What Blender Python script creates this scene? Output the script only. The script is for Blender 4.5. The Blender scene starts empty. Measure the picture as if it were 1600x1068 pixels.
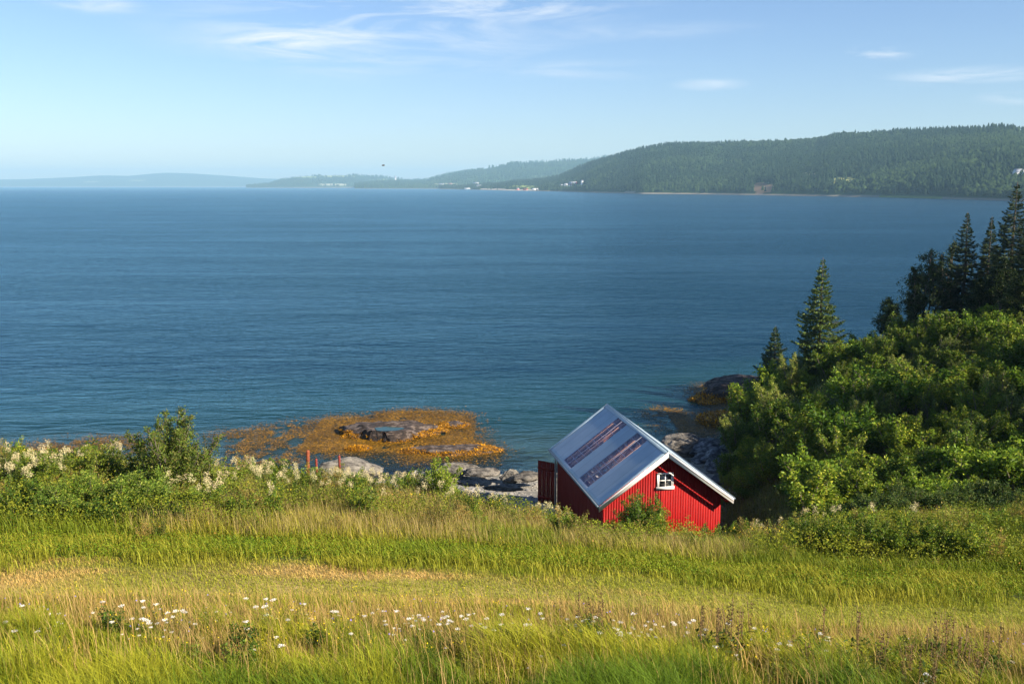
import bpy, math, random
import numpy as np
R = np.random.default_rng(7)
random.seed(7)
C = bpy.context.scene.collection
sc = bpy.context.scene

# ------------------------------------------------------------------ camera, sky, sun, exposure
H = 19.2; F = 1555.0; VH = 290.0
PITCH = math.atan((534 - VH) / F)
cam = bpy.data.cameras.new('camera'); cam.lens = 35.0; cam.sensor_width = 36.0
cam.clip_start = 0.5; cam.clip_end = 60000
cam_o = bpy.data.objects.new('camera', cam); C.objects.link(cam_o)
cam_o.location = (0, 0, H); cam_o.rotation_euler = (math.pi / 2 - PITCH, 0, 0)
sc.camera = cam_o
SUN_EL = math.radians(30); SUN_AZ = math.radians(122)     # clockwise from +Y
w = bpy.data.worlds.new('World'); sc.world = w; w.use_nodes = True
sd = (math.sin(SUN_AZ) * math.cos(SUN_EL), math.cos(SUN_AZ) * math.cos(SUN_EL), math.sin(SUN_EL))


def world():
    nt = w.node_tree; N = nt.nodes; L = nt.links; N.clear()
    out = N.new('ShaderNodeOutputWorld'); bg = N.new('ShaderNodeBackground')
    sky = N.new('ShaderNodeTexSky'); sky.sky_type = 'NISHITA'; sky.sun_disc = False
    sky.sun_elevation = SUN_EL; sky.sun_rotation = SUN_AZ
    sky.air_density = 1.0; sky.dust_density = 0.3; sky.ozone_density = 3.0; sky.altitude = 0
    bg.inputs['Strength'].default_value = SKY_STRENGTH
    tint = N.new('ShaderNodeMixRGB'); tint.blend_type = 'MULTIPLY'; tint.inputs[0].default_value = 1
    tint.inputs[2].default_value = SKY_TINT
    L.new(sky.outputs[0], tint.inputs[1])
    tc = N.new('ShaderNodeTexCoord')
    # wisps: stretched noise over the directions of the sky, kept to a few soft fields
    mp = N.new('ShaderNodeMapping'); mp.inputs['Scale'].default_value = (5.0, 5.0, 34.0)
    mp.inputs['Rotation'].default_value = (0, 0.10, 0)
    L.new(tc.outputs['Generated'], mp.inputs[0])
    n1 = N.new('ShaderNodeTexNoise'); n1.inputs['Scale'].default_value = 1.6
    n1.inputs['Detail'].default_value = 9; n1.inputs['Roughness'].default_value = .62
    n1.inputs['Distortion'].default_value = .7
    L.new(mp.outputs[0], n1.inputs['Vector'])
    rmp = N.new('ShaderNodeMapRange'); rmp.inputs[1].default_value = .42; rmp.inputs[2].default_value = .78
    L.new(n1.outputs[0], rmp.inputs[0])
    acc = None
    for (u, v, ru, rv, s) in CLOUDS:
        dx = (u - 800) / F; q = -(v - 534) / F
        d = np.array([dx, math.cos(PITCH) + q * math.sin(PITCH), -math.sin(PITCH) + q * math.cos(PITCH)])
        d /= np.linalg.norm(d)
        sub = N.new('ShaderNodeVectorMath'); sub.operation = 'SUBTRACT'; sub.inputs[1].default_value = d
        L.new(tc.outputs['Generated'], sub.inputs[0])
        ml = N.new('ShaderNodeVectorMath'); ml.operation = 'MULTIPLY'
        ml.inputs[1].default_value = (F / ru, F / ru * .4, F / rv)
        L.new(sub.outputs[0], ml.inputs[0])
        le = N.new('ShaderNodeVectorMath'); le.operation = 'LENGTH'; L.new(ml.outputs[0], le.inputs[0])
        mr = N.new('ShaderNodeMapRange'); mr.interpolation_type = 'SMOOTHSTEP'
        mr.inputs[1].default_value = 1.0; mr.inputs[2].default_value = 0.0
        mr.inputs[3].default_value = 0; mr.inputs[4].default_value = s
        L.new(le.outputs['Value'], mr.inputs[0])
        if acc is None: acc = mr.outputs[0]
        else:
            mx = N.new('ShaderNodeMath'); mx.operation = 'MAXIMUM'
            L.new(acc, mx.inputs[0]); L.new(mr.outputs[0], mx.inputs[1]); acc = mx.outputs[0]
    mu = N.new('ShaderNodeMath'); mu.operation = 'MULTIPLY'; mu.use_clamp = True
    L.new(rmp.outputs[0], mu.inputs[0]); L.new(acc, mu.inputs[1])
    mix = N.new('ShaderNodeMixRGB'); mix.inputs[2].default_value = CLOUD_COL
    L.new(mu.outputs[0], mix.inputs[0]); L.new(tint.outputs[0], mix.inputs[1])
    L.new(mix.outputs[0], bg.inputs['Color']); L.new(bg.outputs[0], out.inputs[0])


SKY_STRENGTH = 0.065
SKY_TINT = (0.80, 0.84, 0.98, 1)
CLOUD_COL = (6.2, 6.5, 6.8, 1)
CLOUDS = [(580, 50, 380, 85, 1.2), (450, 72, 140, 42, 1.7), (760, 12, 300, 40, 1.5), (900, 110, 220, 20, .5),
          (1375, 82, 60, 16, 1.3), (1520, 118, 150, 16, 1.2), (1110, 132, 70, 12, 1.0), (150, 8, 90, 16, 1.0),
          (1590, 152, 60, 14, 1.0), (950, 50, 300, 20, .45), (560, 110, 260, 20, .35), (760, 175, 160, 12, .3)]
world()
sun = bpy.data.lights.new('sun', 'SUN'); sun.energy = 5.0; sun.angle = math.radians(.5); sun.color = (1.0, .87, .70)
so = bpy.data.objects.new('sun', sun); C.objects.link(so); so.location = (60, -40, 60)
so.rotation_euler = (math.pi / 2 - SUN_EL, 0, math.pi - SUN_AZ)
sc.view_settings.view_transform = 'Standard'; sc.view_settings.look = 'None'
sc.view_settings.exposure = 1.30; sc.view_settings.gamma = 1.0
sc.cycles.max_bounces = 8; sc.cycles.transparent_max_bounces = 12; sc.cycles.volume_bounces = 0
sc.cycles.diffuse_bounces = 3; sc.cycles.glossy_bounces = 3; sc.cycles.transmission_bounces = 4
sc.cycles.use_denoising = True

# ------------------------------------------------------------------ helpers
def ray(u, v):
    q = -(v - 534) / F
    y = math.cos(PITCH) + q * math.sin(PITCH)
    return (u - 800) / F / y, (-math.sin(PITCH) + q * math.cos(PITCH)) / y      # x/y, z/y

def atz(u, v, z=0.0):
    s, t = ray(u, v); y = (z - H) / t
    return np.array([s * y, y, z])

def aty(u, v, y):
    s, t = ray(u, v); return np.array([s * y, y, H + t * y])

def _h(ix, iy, seed):
    n = (ix.astype(np.int64) * 374761393 + iy.astype(np.int64) * 668265263 + seed * 1442695041) & 0x7fffffff
    n = ((n ^ (n >> 13)) * 1274126177) & 0x7fffffff
    return ((n ^ (n >> 16)) & 0xffff) / 65535.0

def vnoise(x, y, seed=0):
    x = np.asarray(x, float); y = np.asarray(y, float)
    ix = np.floor(x); iy = np.floor(y); fx = x - ix; fy = y - iy
    fx = fx * fx * (3 - 2 * fx); fy = fy * fy * (3 - 2 * fy)
    a = _h(ix, iy, seed); b = _h(ix + 1, iy, seed); c = _h(ix, iy + 1, seed); d = _h(ix + 1, iy + 1, seed)
    return (a * (1 - fx) + b * fx) * (1 - fy) + (c * (1 - fx) + d * fx) * fy

def fbm(x, y, seed=0, o=4):
    s = 0; a = .5; t = 0
    for i in range(o):
        s = s + a * vnoise(np.asarray(x) * 2 ** i, np.asarray(y) * 2 ** i, seed + i * 17); t += a; a *= .5
    return s / t

def npmesh(name, V, groups, cols=None, smooth=False, attrs=None):
    """groups: list of int arrays (n,k)"""
    me = bpy.data.meshes.new(name)
    V = np.ascontiguousarray(V, dtype=np.float32)
    me.vertices.add(len(V)); me.vertices.foreach_set('co', V.ravel())
    tot = np.concatenate([np.full(len(g), g.shape[1], np.int32) for g in groups])
    idx = np.concatenate([g.ravel() for g in groups]).astype(np.int32)
    me.loops.add(len(idx)); me.loops.foreach_set('vertex_index', idx)
    me.polygons.add(len(tot))
    st = np.zeros(len(tot), np.int32); st[1:] = np.cumsum(tot)[:-1]
    me.polygons.foreach_set('loop_start', st); me.polygons.foreach_set('loop_total', tot)
    if smooth: me.polygons.foreach_set('use_smooth', np.ones(len(tot), bool))
    me.update(calc_edges=True)
    if cols is not None:
        a = me.color_attributes.new('Col', 'FLOAT_COLOR', 'POINT')
        c = np.ones((len(V), 4), np.float32); c[:, :3] = cols
        a.data.foreach_set('color', c.ravel())
    for k, arr in (attrs or {}).items():
        a = me.attributes.new(k, 'FLOAT', 'POINT'); a.data.foreach_set('value', np.asarray(arr, np.float32))
    return me

def link(name, me, mat=None, parent=None):
    o = bpy.data.objects.new(name, me); C.objects.link(o)
    if mat is not None and not me.materials: me.materials.append(mat)
    if parent is not None: o.parent = parent
    return o

def tag(o, label=None, cat=None, group=None, kind=None):
    if label: o['label'] = label
    if cat: o['category'] = cat
    if group: o['group'] = group
    if kind: o['kind'] = kind
    return o

def empty(name, loc, rz=0, sc_=1):
    o = bpy.data.objects.new(name, None); C.objects.link(o); o.location = loc
    o.rotation_euler = (0, 0, rz); o.scale = (sc_,) * 3 if np.isscalar(sc_) else sc_
    o.empty_display_size = .2
    return o

def dup(src, loc, rz=0, scale=1, label=None, group=None):
    r = src.copy(); C.objects.link(r); r.location = loc; r.rotation_euler = (0, 0, rz)
    r.scale = (scale,) * 3 if np.isscalar(scale) else scale
    if label: r['label'] = label
    if group: r['group'] = group
    for ch in list(src.children):
        c = ch.copy(); C.objects.link(c); c.parent = r
        for g in list(ch.children):
            d = g.copy(); C.objects.link(d); d.parent = c
    return r

class MB:
    def __init__(s): s.V = []; s.G = {}; s.n = 0
    def add(s, V, fs):
        V = np.asarray(V, float).reshape(-1, 3)
        for f in fs: s.G.setdefault(len(f), []).append([i + s.n for i in f])
        s.V.append(V); s.n += len(V)
    def box(s, x0, x1, y0, y1, z0, z1):
        s.add([(x, y, z) for x in (x0, x1) for y in (y0, y1) for z in (z0, z1)],
              [(0, 1, 3, 2), (4, 6, 7, 5), (0, 4, 5, 1), (2, 3, 7, 6), (0, 2, 6, 4), (1, 5, 7, 3)])
    def prism(s, P, vec):
        """polygon P (list of 3d) swept by vec"""
        P = np.asarray(P, float); n = len(P); Q = P + np.asarray(vec, float)
        fs = [tuple(range(n))[::-1], tuple(range(n, 2 * n))] + [(i, (i + 1) % n, n + (i + 1) % n, n + i) for i in range(n)]
        s.add(np.vstack([P, Q]), fs)
    def beam(s, a, b, wdt, h):
        a = np.asarray(a, float); b = np.asarray(b, float); d = b - a; d /= np.linalg.norm(d)
        up = np.array([0, 0, 1.]) if abs(d[2]) < .95 else np.array([1., 0, 0])
        sx = np.cross(d, up); sx /= np.linalg.norm(sx); sy = np.cross(sx, d)
        P = [a + sx * i * wdt / 2 + sy * j * h / 2 for i, j in ((-1, -1), (1, -1), (1, 1), (-1, 1))]
        s.prism(P, b - a)
    def tube(s, pts, rad, n=6):
        pts = np.asarray(pts, float); rad = np.broadcast_to(rad, (len(pts),))
        V = []
        for i, p in enumerate(pts):
            d = pts[min(i + 1, len(pts) - 1)] - pts[max(i - 1, 0)]; d = d / (np.linalg.norm(d) + 1e-9)
            up = np.array([0, 0, 1.]) if abs(d[2]) < .9 else np.array([1., 0, 0])
            sx = np.cross(d, up); sx /= np.linalg.norm(sx); sy = np.cross(sx, d)
            for k in range(n):
                a = 2 * math.pi * k / n; V.append(p + rad[i] * (math.cos(a) * sx + math.sin(a) * sy))
        fs = [(i * n + k, i * n + (k + 1) % n, (i + 1) * n + (k + 1) % n, (i + 1) * n + k) for i in range(len(pts) - 1) for k in range(n)]
        fs += [tuple(range(n))[::-1], tuple(range((len(pts) - 1) * n, len(pts) * n))]
        s.add(V, fs)
    def mesh(s, name, smooth=False):
        return npmesh(name, np.vstack(s.V), [np.array(g) for g in s.G.values()], smooth=smooth)
    def build(s, name, mat, parent=None, smooth=False):
        return link(name, s.mesh(name, smooth), mat, parent)

# ------------------------------------------------------------------ materials
def newmat(name):
    m = bpy.data.materials.new(name); m.use_nodes = True; nt = m.node_tree; nt.nodes.clear()
    out = nt.nodes.new('ShaderNodeOutputMaterial'); return m, nt, nt.nodes, nt.links, out

def noise_node(N, L, scale, detail=4, rough=.55, coord='Object', vec_scale=None, dist=0):
    tc = N.new('ShaderNodeTexCoord'); src = tc.outputs[coord]
    if coord == 'Geo':
        pass
    if vec_scale:
        mp = N.new('ShaderNodeMapping'); mp.inputs['Scale'].default_value = vec_scale; L.new(src, mp.inputs[0]); src = mp.outputs[0]
    n = N.new('ShaderNodeTexNoise'); n.inputs['Scale'].default_value = scale; n.inputs['Detail'].default_value = detail
    n.inputs['Roughness'].default_value = rough; n.inputs['Distortion'].default_value = dist
    L.new(src, n.inputs['Vector']); return n

def simple(name, c1, c2=None, rough=.6, scale=3, metal=0, bump=0, bscale=30, lo=.35, hi=.65, vs=None, spec=.5):
    m, nt, N, L, out = newmat(name)
    p = N.new('ShaderNodeBsdfPrincipled'); p.inputs['Roughness'].default_value = rough
    p.inputs['Metallic'].default_value = metal; p.inputs['Specular IOR Level'].default_value = spec
    if c2:
        n = noise_node(N, L, scale, 6, .6, vec_scale=vs)
        r = N.new('ShaderNodeValToRGB'); r.color_ramp.elements[0].position = lo; r.color_ramp.elements[1].position = hi
        r.color_ramp.elements[0].color = (*c1, 1); r.color_ramp.elements[1].color = (*c2, 1)
        L.new(n.outputs[0], r.inputs[0]); L.new(r.outputs[0], p.inputs['Base Color'])
    else: p.inputs['Base Color'].default_value = (*c1, 1)
    if bump:
        n2 = noise_node(N, L, bscale, 5, .6); b = N.new('ShaderNodeBump'); b.inputs['Strength'].default_value = bump
        b.inputs['Distance'].default_value = .05
        L.new(n2.outputs[0], b.inputs['Height']); L.new(b.outputs[0], p.inputs['Normal'])
    L.new(p.outputs[0], out.inputs[0]); return m

def leafmat(name, trans=.35, rough=.5, tint=(1, 1, 1), spec=.3, objvar=.25):
    """reads the pigment per leaf from the mesh; some plants are a bit lighter or yellower than others"""
    m, nt, N, L, out = newmat(name)
    a = N.new('ShaderNodeAttribute'); a.attribute_name = 'Col'
    oi = N.new('ShaderNodeObjectInfo')
    hs = N.new('ShaderNodeHueSaturation')
    mr = N.new('ShaderNodeMapRange'); mr.inputs[3].default_value = 1 - objvar; mr.inputs[4].default_value = 1 + objvar
    L.new(oi.outputs['Random'], mr.inputs[0]); L.new(mr.outputs[0], hs.inputs['Value'])
    mh = N.new('ShaderNodeMapRange'); mh.inputs[3].default_value = .515; mh.inputs[4].default_value = .485
    L.new(oi.outputs['Random'], mh.inputs[0]); L.new(mh.outputs[0], hs.inputs['Hue'])
    tn = N.new('ShaderNodeMixRGB'); tn.blend_type = 'MULTIPLY'; tn.inputs[0].default_value = 1; tn.inputs[2].default_value = (*tint, 1)
    L.new(a.outputs['Color'], hs.inputs['Color']); L.new(hs.outputs[0], tn.inputs[1])
    p = N.new('ShaderNodeBsdfPrincipled'); p.inputs['Roughness'].default_value = rough; p.inputs['Specular IOR Level'].default_value = spec
    t = N.new('ShaderNodeBsdfTranslucent'); mx = N.new('ShaderNodeMixShader'); mx.inputs[0].default_value = trans
    L.new(tn.outputs[0], p.inputs['Base Color']); L.new(tn.outputs[0], t.inputs['Color'])
    L.new(p.outputs[0], mx.inputs[1]); L.new(t.outputs[0], mx.inputs[2]); L.new(mx.outputs[0], out.inputs[0]); return m

M = {}
M['leaf'] = leafmat('leaf', .38, .5, spec=.15, objvar=.36)
M['grass'] = leafmat('grass_blade', .35, .55, objvar=0, spec=.12)
M['needle'] = leafmat('needle', .15, .55, spec=.2)
M['weed'] = leafmat('seaweed', .15, .45, objvar=0, spec=.3)
M['petal'] = leafmat('petal', .3, .7, objvar=.05, spec=.1)
M['farleaf'] = leafmat('forest_foliage', .1, .8, objvar=0, spec=.1)
M['bark'] = simple('bark', (.10, .075, .055), (.22, .18, .15), .9, 8, bump=.5)
M['barkdark'] = simple('spruce_bark', (.06, .045, .035), (.13, .10, .08), .9, 8, bump=.5)
M['twig'] = simple('twig', (.09, .06, .035), (.16, .10, .06), .8, 8)
M['red'] = simple('red_paint', (.21, .002, .002), (.29, .006, .005), .6, 1.3, vs=(6, 6, .6), bump=.15, bscale=40, spec=.15)
M['redshade'] = simple('shaded_red_paint', (.15, .008, .005), (.21, .022, .014), .8, 2, vs=(6, 6, .8), bump=.3, spec=.1)  # darker copy of the red; shade of the unlit sides is in its colour
M['white'] = simple('white_paint', (.80, .79, .76), (.72, .70, .66), .45, 2)
M['concrete'] = simple('concrete', (.42, .42, .41), (.30, .30, .29), .9, 3, bump=.4)
M['wood'] = simple('roof_timber', (.86, .44, .22), (.95, .62, .38), .7, 3, vs=(1, 1, 6))
M['darkwood'] = simple('dark_boards', (.16, .09, .06), (.22, .13, .09), .8, 3)
M['rust'] = simple('rusty_iron', (.17, .035, .012), (.27, .07, .02), .8, 6, bump=.4)
M['redpost'] = simple('faded_red_paint', (.17, .02, .012), (.22, .04, .025), .8, 6)
M['fascia'] = simple('grey_flashing', (.10, .14, .18), (.14, .18, .22), .45, 3, metal=.3)
M['steelflash'] = simple('blue_grey_flashing', (.20, .29, .37), (.25, .34, .42), .42, 3, metal=.35)
M['glassdark'] = simple('window_glass', (.02, .025, .03), None, .06, spec=.8)

def roofmat(name, c1, c2):
    m, nt, N, L, out = newmat(name)
    p = N.new('ShaderNodeBsdfPrincipled'); p.inputs['Roughness'].default_value = .42; p.inputs['Metallic'].default_value = .12
    n = noise_node(N, L, .9, 8, .65); r = N.new('ShaderNodeValToRGB')
    r.color_ramp.elements[0].position = .3; r.color_ramp.elements[1].position = .7
    r.color_ramp.elements[0].color = (*c1, 1); r.color_ramp.elements[1].color = (*c2, 1)
    L.new(n.outputs[0], r.inputs[0])
    # sheets one metre wide, each a shade of its own, dark laps between
    tc = N.new('ShaderNodeTexCoord'); sp = N.new('ShaderNodeSeparateXYZ'); L.new(tc.outputs['Object'], sp.inputs[0])
    fl = N.new('ShaderNodeMath'); fl.operation = 'FLOOR'; L.new(sp.outputs[1], fl.inputs[0])
    wn = N.new('ShaderNodeTexWhiteNoise'); wn.noise_dimensions = '1D'; L.new(fl.outputs[0], wn.inputs['W'])
    mr = N.new('ShaderNodeMapRange'); mr.inputs[3].default_value = .93; mr.inputs[4].default_value = 1.06; L.new(wn.outputs['Value'], mr.inputs[0])
    fr = N.new('ShaderNodeMath'); fr.operation = 'FRACT'; L.new(sp.outputs[1], fr.inputs[0])
    gt = N.new('ShaderNodeMapRange'); gt.inputs[1].default_value = .0; gt.inputs[2].default_value = .03
    gt.inputs[3].default_value = .62; gt.inputs[4].default_value = 1; L.new(fr.outputs[0], gt.inputs[0])
    mm = N.new('ShaderNodeMath'); mm.operation = 'MULTIPLY'; L.new(mr.outputs[0], mm.inputs[0]); L.new(gt.outputs[0], mm.inputs[1])
    hs = N.new('ShaderNodeHueSaturation'); L.new(r.outputs[0], hs.inputs['Color']); L.new(mm.outputs[0], hs.inputs['Value'])
    L.new(hs.outputs[0], p.inputs['Base Color']); L.new(p.outputs[0], out.inputs[0]); return m
M['roof'] = roofmat('corrugated_steel', (.35, .44, .50), (.46, .54, .59))

def skylight_mat():
    m, nt, N, L, out = newmat('clear_corrugated_plastic')
    t = N.new('ShaderNodeBsdfTransparent'); t.inputs[0].default_value = (.95, .90, .95, 1)
    g = N.new('ShaderNodeBsdfGlossy'); g.inputs['Roughness'].default_value = .12; g.inputs[0].default_value = (.8, .85, 1, 1)
    d = N.new('ShaderNodeBsdfTranslucent'); d.inputs[0].default_value = (.75, .58, .72, 1)
    n = noise_node(N, L, .8, 5, .6)
    mr = N.new('ShaderNodeMapRange'); mr.inputs[1].default_value = .45; mr.inputs[2].default_value = .7; mr.inputs[3].default_value = .16; mr.inputs[4].default_value = .52
    L.new(n.outputs[0], mr.inputs[0])
    m1 = N.new('ShaderNodeMixShader'); L.new(mr.outputs[0], m1.inputs[0]); L.new(t.outputs[0], m1.inputs[1]); L.new(d.outputs[0], m1.inputs[2])
    m2 = N.new('ShaderNodeMixShader'); m2.inputs[0].default_value = .20; L.new(m1.outputs[0], m2.inputs[1]); L.new(g.outputs[0], m2.inputs[2])
    L.new(m2.outputs[0], out.inputs[0]); return m
M['skylight'] = skylight_mat()

def rockmat(name, c1, c2, c3, scale=1.0, weed=False):
    m, nt, N, L, out = newmat(name)
    p = N.new('ShaderNodeBsdfPrincipled'); p.inputs['Roughness'].default_value = .8
    n = noise_node(N, L, 1.4 * scale, 9, .7, vec_scale=(1, 1.6, 3)); r = N.new('ShaderNodeValToRGB'); e = r.color_ramp.elements
    e[0].position = .40; e[0].color = (*c1, 1); e[1].position = .50; e[1].color = (*c2, 1)
    x = e.new(.60); x.color = (*c3, 1)
    L.new(n.outputs[0], r.inputs[0]); L.new(r.outputs[0], p.inputs['Base Color'])
    n2 = noise_node(N, L, 5 * scale, 10, .7, vec_scale=(1, 2.5, 4)); b = N.new('ShaderNodeBump'); b.inputs['Strength'].default_value = 1; b.inputs['Distance'].default_value = .25
    L.new(n2.outputs[0], b.inputs['Height']); L.new(b.outputs[0], p.inputs['Normal'])
    L.new(p.outputs[0], out.inputs[0]); return m
M['rock'] = rockmat('grey_rock', (.05, .045, .04), (.17, .155, .13), (.33, .30, .25))
M['rockpale'] = rockmat('pale_rock', (.09, .08, .065), (.24, .22, .18), (.38, .35, .29))
M['rockdark'] = rockmat('dark_wet_rock', (.022, .016, .013), (.060, .040, .030), (.19, .15, .125))
M['rockblue'] = rockmat('blue_grey_rock', (.05, .055, .06), (.14, .155, .17), (.32, .34, .35))
M['pebble'] = simple('pebbles', (.12, .115, .10), (.34, .32, .29), .85, 2.2)

# ------------------------------------------------------------------ terrain function
S_ = np.array([-.60, -.50, -.35, -.20, -.08, .03, .12, .22, .30, .40, .50, .62])
TAB = [
 (8,   [13.6] * 12),
 (12,  [12.7, 12.7, 12.7, 12.7, 12.65, 12.6, 12.6, 12.55, 12.5, 12.5, 12.4, 12.4]),
 (17,  [11.6, 11.6, 11.6, 11.6, 11.5, 11.45, 11.4, 11.25, 11.1, 11.0, 10.9, 10.9]),
 (21,  [11.1, 11.1, 11.1, 11.1, 11.0, 10.9, 10.8, 10.6, 10.4, 10.3, 10.2, 10.2]),
 (23,  [10.8, 10.8, 10.8, 10.7, 10.6, 10.5, 10.3, 10.1, 10.0, 9.9, 9.9, 9.9]),
 (27,  [10.5, 10.5, 10.4, 10.15, 9.85, 9.3, 9.0, 8.9, 8.9, 8.9, 8.9, 8.9]),
 (30,  [10.45, 10.45, 10.15, 9.75, 9.2, 8.4, 7.9, 7.8, 8.1, 8.2, 8.3, 8.3]),
 (33,  [9.2, 9.2, 9.1, 8.8, 8.0, 6.9, 6.5, 6.5, 7.0, 7.3, 7.5, 7.6]),
 (38,  [6, 6, 6, 5.8, 5.3, 4.7, 4.4, 4.5, 5.5, 6.1, 6.6, 6.8]),
 (44,  [4, 4, 4, 4, 3.4, 2.4, 2.1, 2.3, 4.3, 5.5, 6.3, 7]),
 (50,  [2.8, 2.8, 2.6, 2.4, 1.8, 1.1, 1.1, 1.5, 4.4, 6.0, 7, 8]),
 (55,  [1.4, 1.4, 1.1, 1.2, 1.1, .7, .8, 1.4, 4.8, 6.8, 7.8, 9]),
 (60,  [.6, .5, .3, .5, .6, .35, .5, 1.2, 5.7, 7.3, 8.5, 9.5]),
 (64,  [0, -.1, -.3, 0, .2, .02, .1, .9, 5.6, 7.6, 9, 10]),
 (68,  [-.5, -.6, -.6, -.4, -.25, -.35, -.3, .45, 5.4, 7.6, 9.2, 10.3]),
 (74,  [-.8, -.8, -.7, -.7, -.7, -.8, -.8, -.2, 4.7, 7, 9, 10.5]),
 (80,  [-2, -2, -1.6, -1.4, -1.7, -1.8, -1.6, -.5, 3.5, 6, 8.5, 10.5]),
 (90,  [-4, -4, -4, -4, -4, -4, -3.5, -.3, 1.2, 4, 7, 10]),
 (96,  [-5, -5, -5, -5, -5, -5, -4, -.4, .3, 2.5, 5.5, 9]),
 (102, [-6, -6, -6, -6, -6, -6, -5, -2.5, -1.5, 1, 4, 8]),
 (120, [-8, -8, -8, -8, -8, -8, -8, -7, -6, -4, -2, 1]),
 (150, [-9] * 12)]
_ty = np.array([r[0] for r in TAB], float); _tz = np.array([r[1] for r in TAB], float)
_gs = np.linspace(-.8, .8, 161); _gy = np.arange(8, 150.1, .5)
_g1 = np.array([np.interp(_gy, _ty, _tz[:, j]) for j in range(12)]).T
_G = np.array([np.interp(_gs, S_, row) for row in _g1])
for _ in range(3):
    _p = np.pad(_G, ((1, 1), (2, 2)), 'edge')
    _G = (_p[:-2, 2:-2] + 2 * _p[1:-1, 2:-2] + _p[2:, 2:-2]) / 4
    _p = np.pad(_G, ((0, 0), (2, 2)), 'edge')
    _G = (_p[:, :-4] + _p[:, 1:-3] * 2 + _p[:, 2:-2] * 3 + _p[:, 3:-1] * 2 + _p[:, 4:]) / 9

def ground(x, y):
    x = np.asarray(x, float); y = np.asarray(y, float)
    yy = np.maximum(y, 9.0); s = np.clip(x / yy, -.799, .799)
    fi = np.clip((yy - 8) / .5, 0, len(_gy) - 1.001); fj = (s + .8) / .01
    i = fi.astype(int); j = np.clip(fj.astype(int), 0, 159); a = fi - i; b = fj - j
    z = (_G[i, j] * (1 - b) + _G[i, j + 1] * b) * (1 - a) + (_G[i + 1, j] * (1 - b) + _G[i + 1, j + 1] * b) * a
    z = z + np.clip(9 - y, 0, 40) * .12
    amp = np.clip((z - 1) / 6, .08, 1) * np.clip((y - 22) / 20, .12, 1)
    z = z + (fbm(x / 7, y / 7, 3) - .5) * 1.3 * amp + (fbm(x / 1.6, y / 1.6, 9) - .5) * .28 * np.clip(amp + .25, 0, 1)
    return z

def inpoly(P, x, y):
    ins = np.zeros(np.shape(x), bool); n = len(P)
    for i in range(n):
        x1, y1 = P[i][:2]; x2, y2 = P[(i + 1) % n][:2]
        c = ((y1 > y) != (y2 > y)) & (x < (x2 - x1) * (y - y1) / (y2 - y1 + 1e-12) + x1)
        ins ^= c
    return ins

# places overgrown by bladder wrack: (outline on the water, density, colour strength)
WRACK = [
 ([(325, 682), (345, 672), (400, 668), (455, 660), (520, 655), (560, 648), (640, 640), (690, 643), (735, 655), (752, 670), (745, 690), (700, 700), (640, 690), (560, 700), (520, 705), (470, 715), (420, 735), (360, 735), (345, 712), (325, 700)], .50),
 ([(512, 680), (530, 665), (560, 652), (600, 648), (640, 650), (690, 656), (712, 668), (700, 685), (660, 692), (640, 696), (590, 698), (545, 694), (520, 690)], 1.0),
 ([(540, 703), (560, 696), (582, 700), (578, 707), (556, 710)], 1.0),
 ([(630, 716), (660, 702), (700, 694), (740, 696), (788, 702), (770, 710), (730, 714), (690, 716), (650, 722)], 1.0),
 ([(-60, 702), (60, 693), (120, 688), (190, 684), (225, 690), (225, 706), (120, 712), (-60, 716)], .6),
 ([(1005, 640), (1040, 636), (1060, 648), (1085, 655), (1100, 668), (1095, 678), (1060, 676), (1030, 668), (1010, 655)], .55),
 ([(1078, 606), (1120, 600), (1140, 612), (1135, 640), (1128, 668), (1110, 680), (1092, 676), (1112, 650), (1110, 628), (1085, 614)], .95)]
WRP = [([atz(u, v)[:2] for u, v in P], d) for P, d in WRACK]
def wrack(x, y):
    r = np.zeros(np.shape(x)); wx = x + (fbm(x / 2, y / 2, 51) - .5) * 3.2; wy = y + (fbm(x / 2, y / 2, 61) - .5) * 3.2
    for P, d in WRP: r = np.maximum(r, inpoly(P, wx, wy) * d)
    return r

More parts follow.
